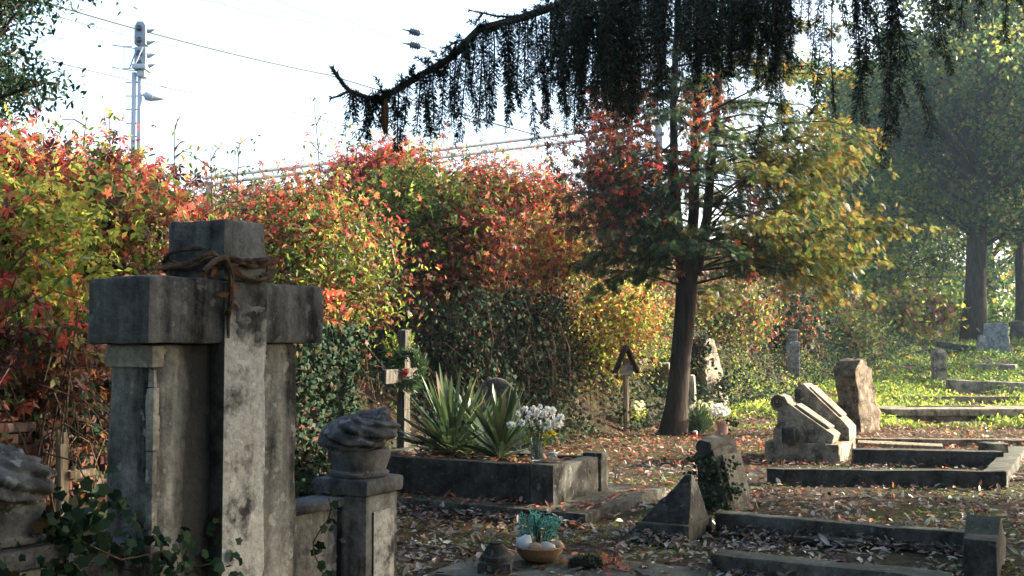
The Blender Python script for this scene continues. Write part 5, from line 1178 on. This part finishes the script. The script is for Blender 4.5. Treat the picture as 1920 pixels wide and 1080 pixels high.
# ------------------------------------------------------------------ broadleaf trees
def broadleaf(name, label, base, H, tr_r, crown, cz0, nl, mat, leaf, seed, group, nc=60, tpl=T_BROAD, gold=0.0, lean=0.0, trunkmat='bark', ivy_h=0):
    q = random.Random(seed); t = thing(name, label, 'tree', base, 0, group); mb = MB()
    th = [(0, 0, -.2), (.02 * H * lean, 0, H * .12), (.05 * H * lean, .05, H * .35), (.06 * H * lean, 0, H * .6), (.06 * H * lean, 0, H * .92)]
    mb.tube(th, [tr_r * 1.5, tr_r * 1.02, tr_r * .85, tr_r * .5, .04], 14, .25)
    cs = []; tv = [Vector(p_) for p_ in th]
    for k in range(nc):
        u = unit(np.array([q.gauss(0, 1), q.gauss(0, 1), q.gauss(0, 1)])) * (q.uniform(.35, 1) ** .6)
        zc = (cz0 + H) / 2; e = Vector((u[0] * crown + .05 * H * lean, u[1] * crown, zc + u[2] * (H - cz0) / 2))
        s_ = along(tv, min(.95, max(.3, .25 + .6 * (e.z - crown * .4) / H))); mid = s_.lerp(e, .5) + Vector((q.gauss(0, .1), q.gauss(0, .1), .12 * crown * .5))
        mb.tube([s_, mid, e], [tr_r * .26, tr_r * .15, .015], 6, .2); cs += [e, mid.lerp(e, .6)]
        for j in range(2):
            e2 = e + Vector((q.gauss(0, crown * .16), q.gauss(0, crown * .16), q.gauss(0, crown * .1))); mb.tube([mid.lerp(e, .7), e2], [.03, .01], 4); cs.append(e2)
    obj('trunk', mb, trunkmat, t)
    ng = int(nl * gold); L = Leaves(); leaf_cloud(L, tpl, cs, crown * .24, nl - ng, leaf, .5, .7); L.build('crown', mat, t)
    if ng: L = Leaves(); leaf_cloud(L, tpl, cs[::2], crown * .26, ng, leaf, .5, .7); L.build('golden_crown', 'tree_leaf_gold', t)
    if ivy_h:
        n = 900; a = RS.uniform(0, 6.28, n); z = RS.uniform(0, ivy_h, n) ; L = Leaves(); L.add(T_IVY, np.stack([tr_r * 1.15 * np.cos(a), tr_r * 1.15 * np.sin(a), z], 1), rnd(n, (0, 0, -.5)), np.stack([np.cos(a), np.sin(a), a * 0 + .3], 1), RS.uniform(.1, .16, n)); L.build('trunk_ivy', 'ivy_leaf', t)
    return t
def gz(x, y): return Vector((x, y, g1(x, y)))
G = 'trees at the far right'
p = gp(1826, 642); broadleaf('broadleaf_tree', 'large old tree with dark leaning trunk at the right, behind the fallen slab', p, 19, .4, 5.2, 2.9, 40000, 'tree_leaf', (.11, .21), 1, G, 70, gold=.25, lean=.35)
for lab, x, y, H, r, cr, c0, n, mat, sd_, go in [('tall leafy tree with golden light in its top, behind the large old tree', 24.5, 50, 21, .4, 5.5, 4, 12000, 'tree_leaf', 2, .55), ('dark-trunked tree at the right edge behind the big grey headstone', 22.0, 46.5, 17, .2, 4.2, 4.5, 9000, 'tree_leaf', 3, .2),
        ('mid green tree between the conifer and the large old tree', 19.0, 57, 15, .3, 4.6, 1.8, 11000, 'tree_leaf', 4, .2), ('slender tree left of the large old tree', 17.6, 50, 14, .18, 2.7, 2.2, 7000, 'tree_leaf', 5, .15),
        ('far bushy tree low behind the golden shrub', 22.5, 62, 11, .3, 4.8, .8, 10000, 'tree_leaf', 6, .1), ('far tree closing the view at the right edge', 30.5, 60, 19, .35, 6.0, 2.0, 10000, 'tree_leaf', 7, .3), ('distant dim tree seen behind the big grey headstone', 33, 74, 16, .3, 6.5, .8, 9000, 'tree_leaf', 8, .1), ('distant dim tree seen under the crown of the large old tree', 26, 78, 15, .3, 7.0, .6, 9000, 'tree_leaf', 9, .1)]:
    broadleaf('broadleaf_tree', lab, gz(x, y), H, r, cr, c0, int(n * 1.7), mat, (.15, .28), sd_, G, 46, gold=go)
# dark evergreen at the left edge
p = gz(-5.75, 10.4); broadleaf('evergreen_tree', 'dark evergreen tree reaching in at the top left corner', p, 4.8, .12, 1.45, .5, 21000, 'ivy_leaf', (.045, .085), 21, None, 60, T_OVAL)
# unseen trees: some cast the foreground shade, others added to block sun and skylight
for lab, x, y, H, cr, c0, n, sd_ in [('shade tree standing beyond the right picture edge, nearest the viewer', 9.2, 7.4, 10.5, 3.0, 2.5, 8500, 31), ('shade tree beyond the right picture edge, second from the viewer', 11.6, 10.7, 10.0, 2.9, 2.5, 4200, 32), ('shade tree beyond the right picture edge, low and broad', 7.0, 3.6, 9.0, 2.8, 2.2, 8000, 33), ('unseen tree beyond the right picture edge, added to block sun between the two nearest', 11.8, 6.6, 10.0, 2.6, 2.0, 5200, 43), ('unseen tree far beyond the right picture edge, added to block sun beside the big grey headstone', 31.5, 46, 17, 5.2, 1.2, 5200, 38), ('unseen tree beyond the right picture edge, added to block sun level with the fallen kerb block', 25.5, 36.5, 14, 4.6, 1.2, 4600, 39), ('broad unseen tree added far behind the viewer to block skylight', .5, -9.5, 11.0, 5.0, 1.2, 5200, 40), ('unseen tree added behind the viewer, far to the right, to block skylight', 9.0, -3.5, 10.5, 4.2, 1.2, 5200, 41), ('unseen tree added behind the viewer, far to the left, to block skylight', -9.5, -5.5, 10.0, 4.2, 1.0, 5200, 42), ('unseen tree added behind the viewer, on the left, to block skylight', -3.6, -3.2, 9.5, 3.6, 2.4, 5200, 35), ('unseen tree added behind the viewer, on the right, to block skylight', 3.4, -4.2, 10.0, 3.8, 2.4, 5200, 36), ('unseen tree added on the bank left of the viewer to block skylight', -6.6, 3.2, 5.5, 2.1, 1.0, 3200, 37)]:
    broadleaf('shade_tree', lab, gz(x, y), H, .2, cr, c0, n, 'tree_leaf', (.16, .3), sd_, 'shade trees right of the view', 40)

# ------------------------------------------------------------------ haze in the air
hb = bpy.data.meshes.new('haze'); bm_ = bmesh.new(); bmesh.ops.create_cube(bm_, size=1)
for v_ in bm_.verts: v_.co = Vector((v_.co.x * 602, 140 + v_.co.y * 363, 13 + v_.co.z * 30))
bm_.to_mesh(hb); bm_.free(); m = bpy.data.materials.new('haze'); m.use_nodes = True; nt = m.node_tree; nt.nodes.remove(nt.nodes['Principled BSDF'])
pv_ = nt.nodes.new('ShaderNodeVolumePrincipled'); pv_.inputs['Color'].default_value = (.6, .82, 1, 1); pv_.inputs['Density'].default_value = .0005; pv_.inputs['Anisotropy'].default_value = .35
nt.links.new(pv_.outputs[0], nt.nodes['Material Output'].inputs['Volume']); hb.materials.append(m)
o = bpy.data.objects.new('haze', hb); COL.objects.link(o); o['kind'] = 'stuff'
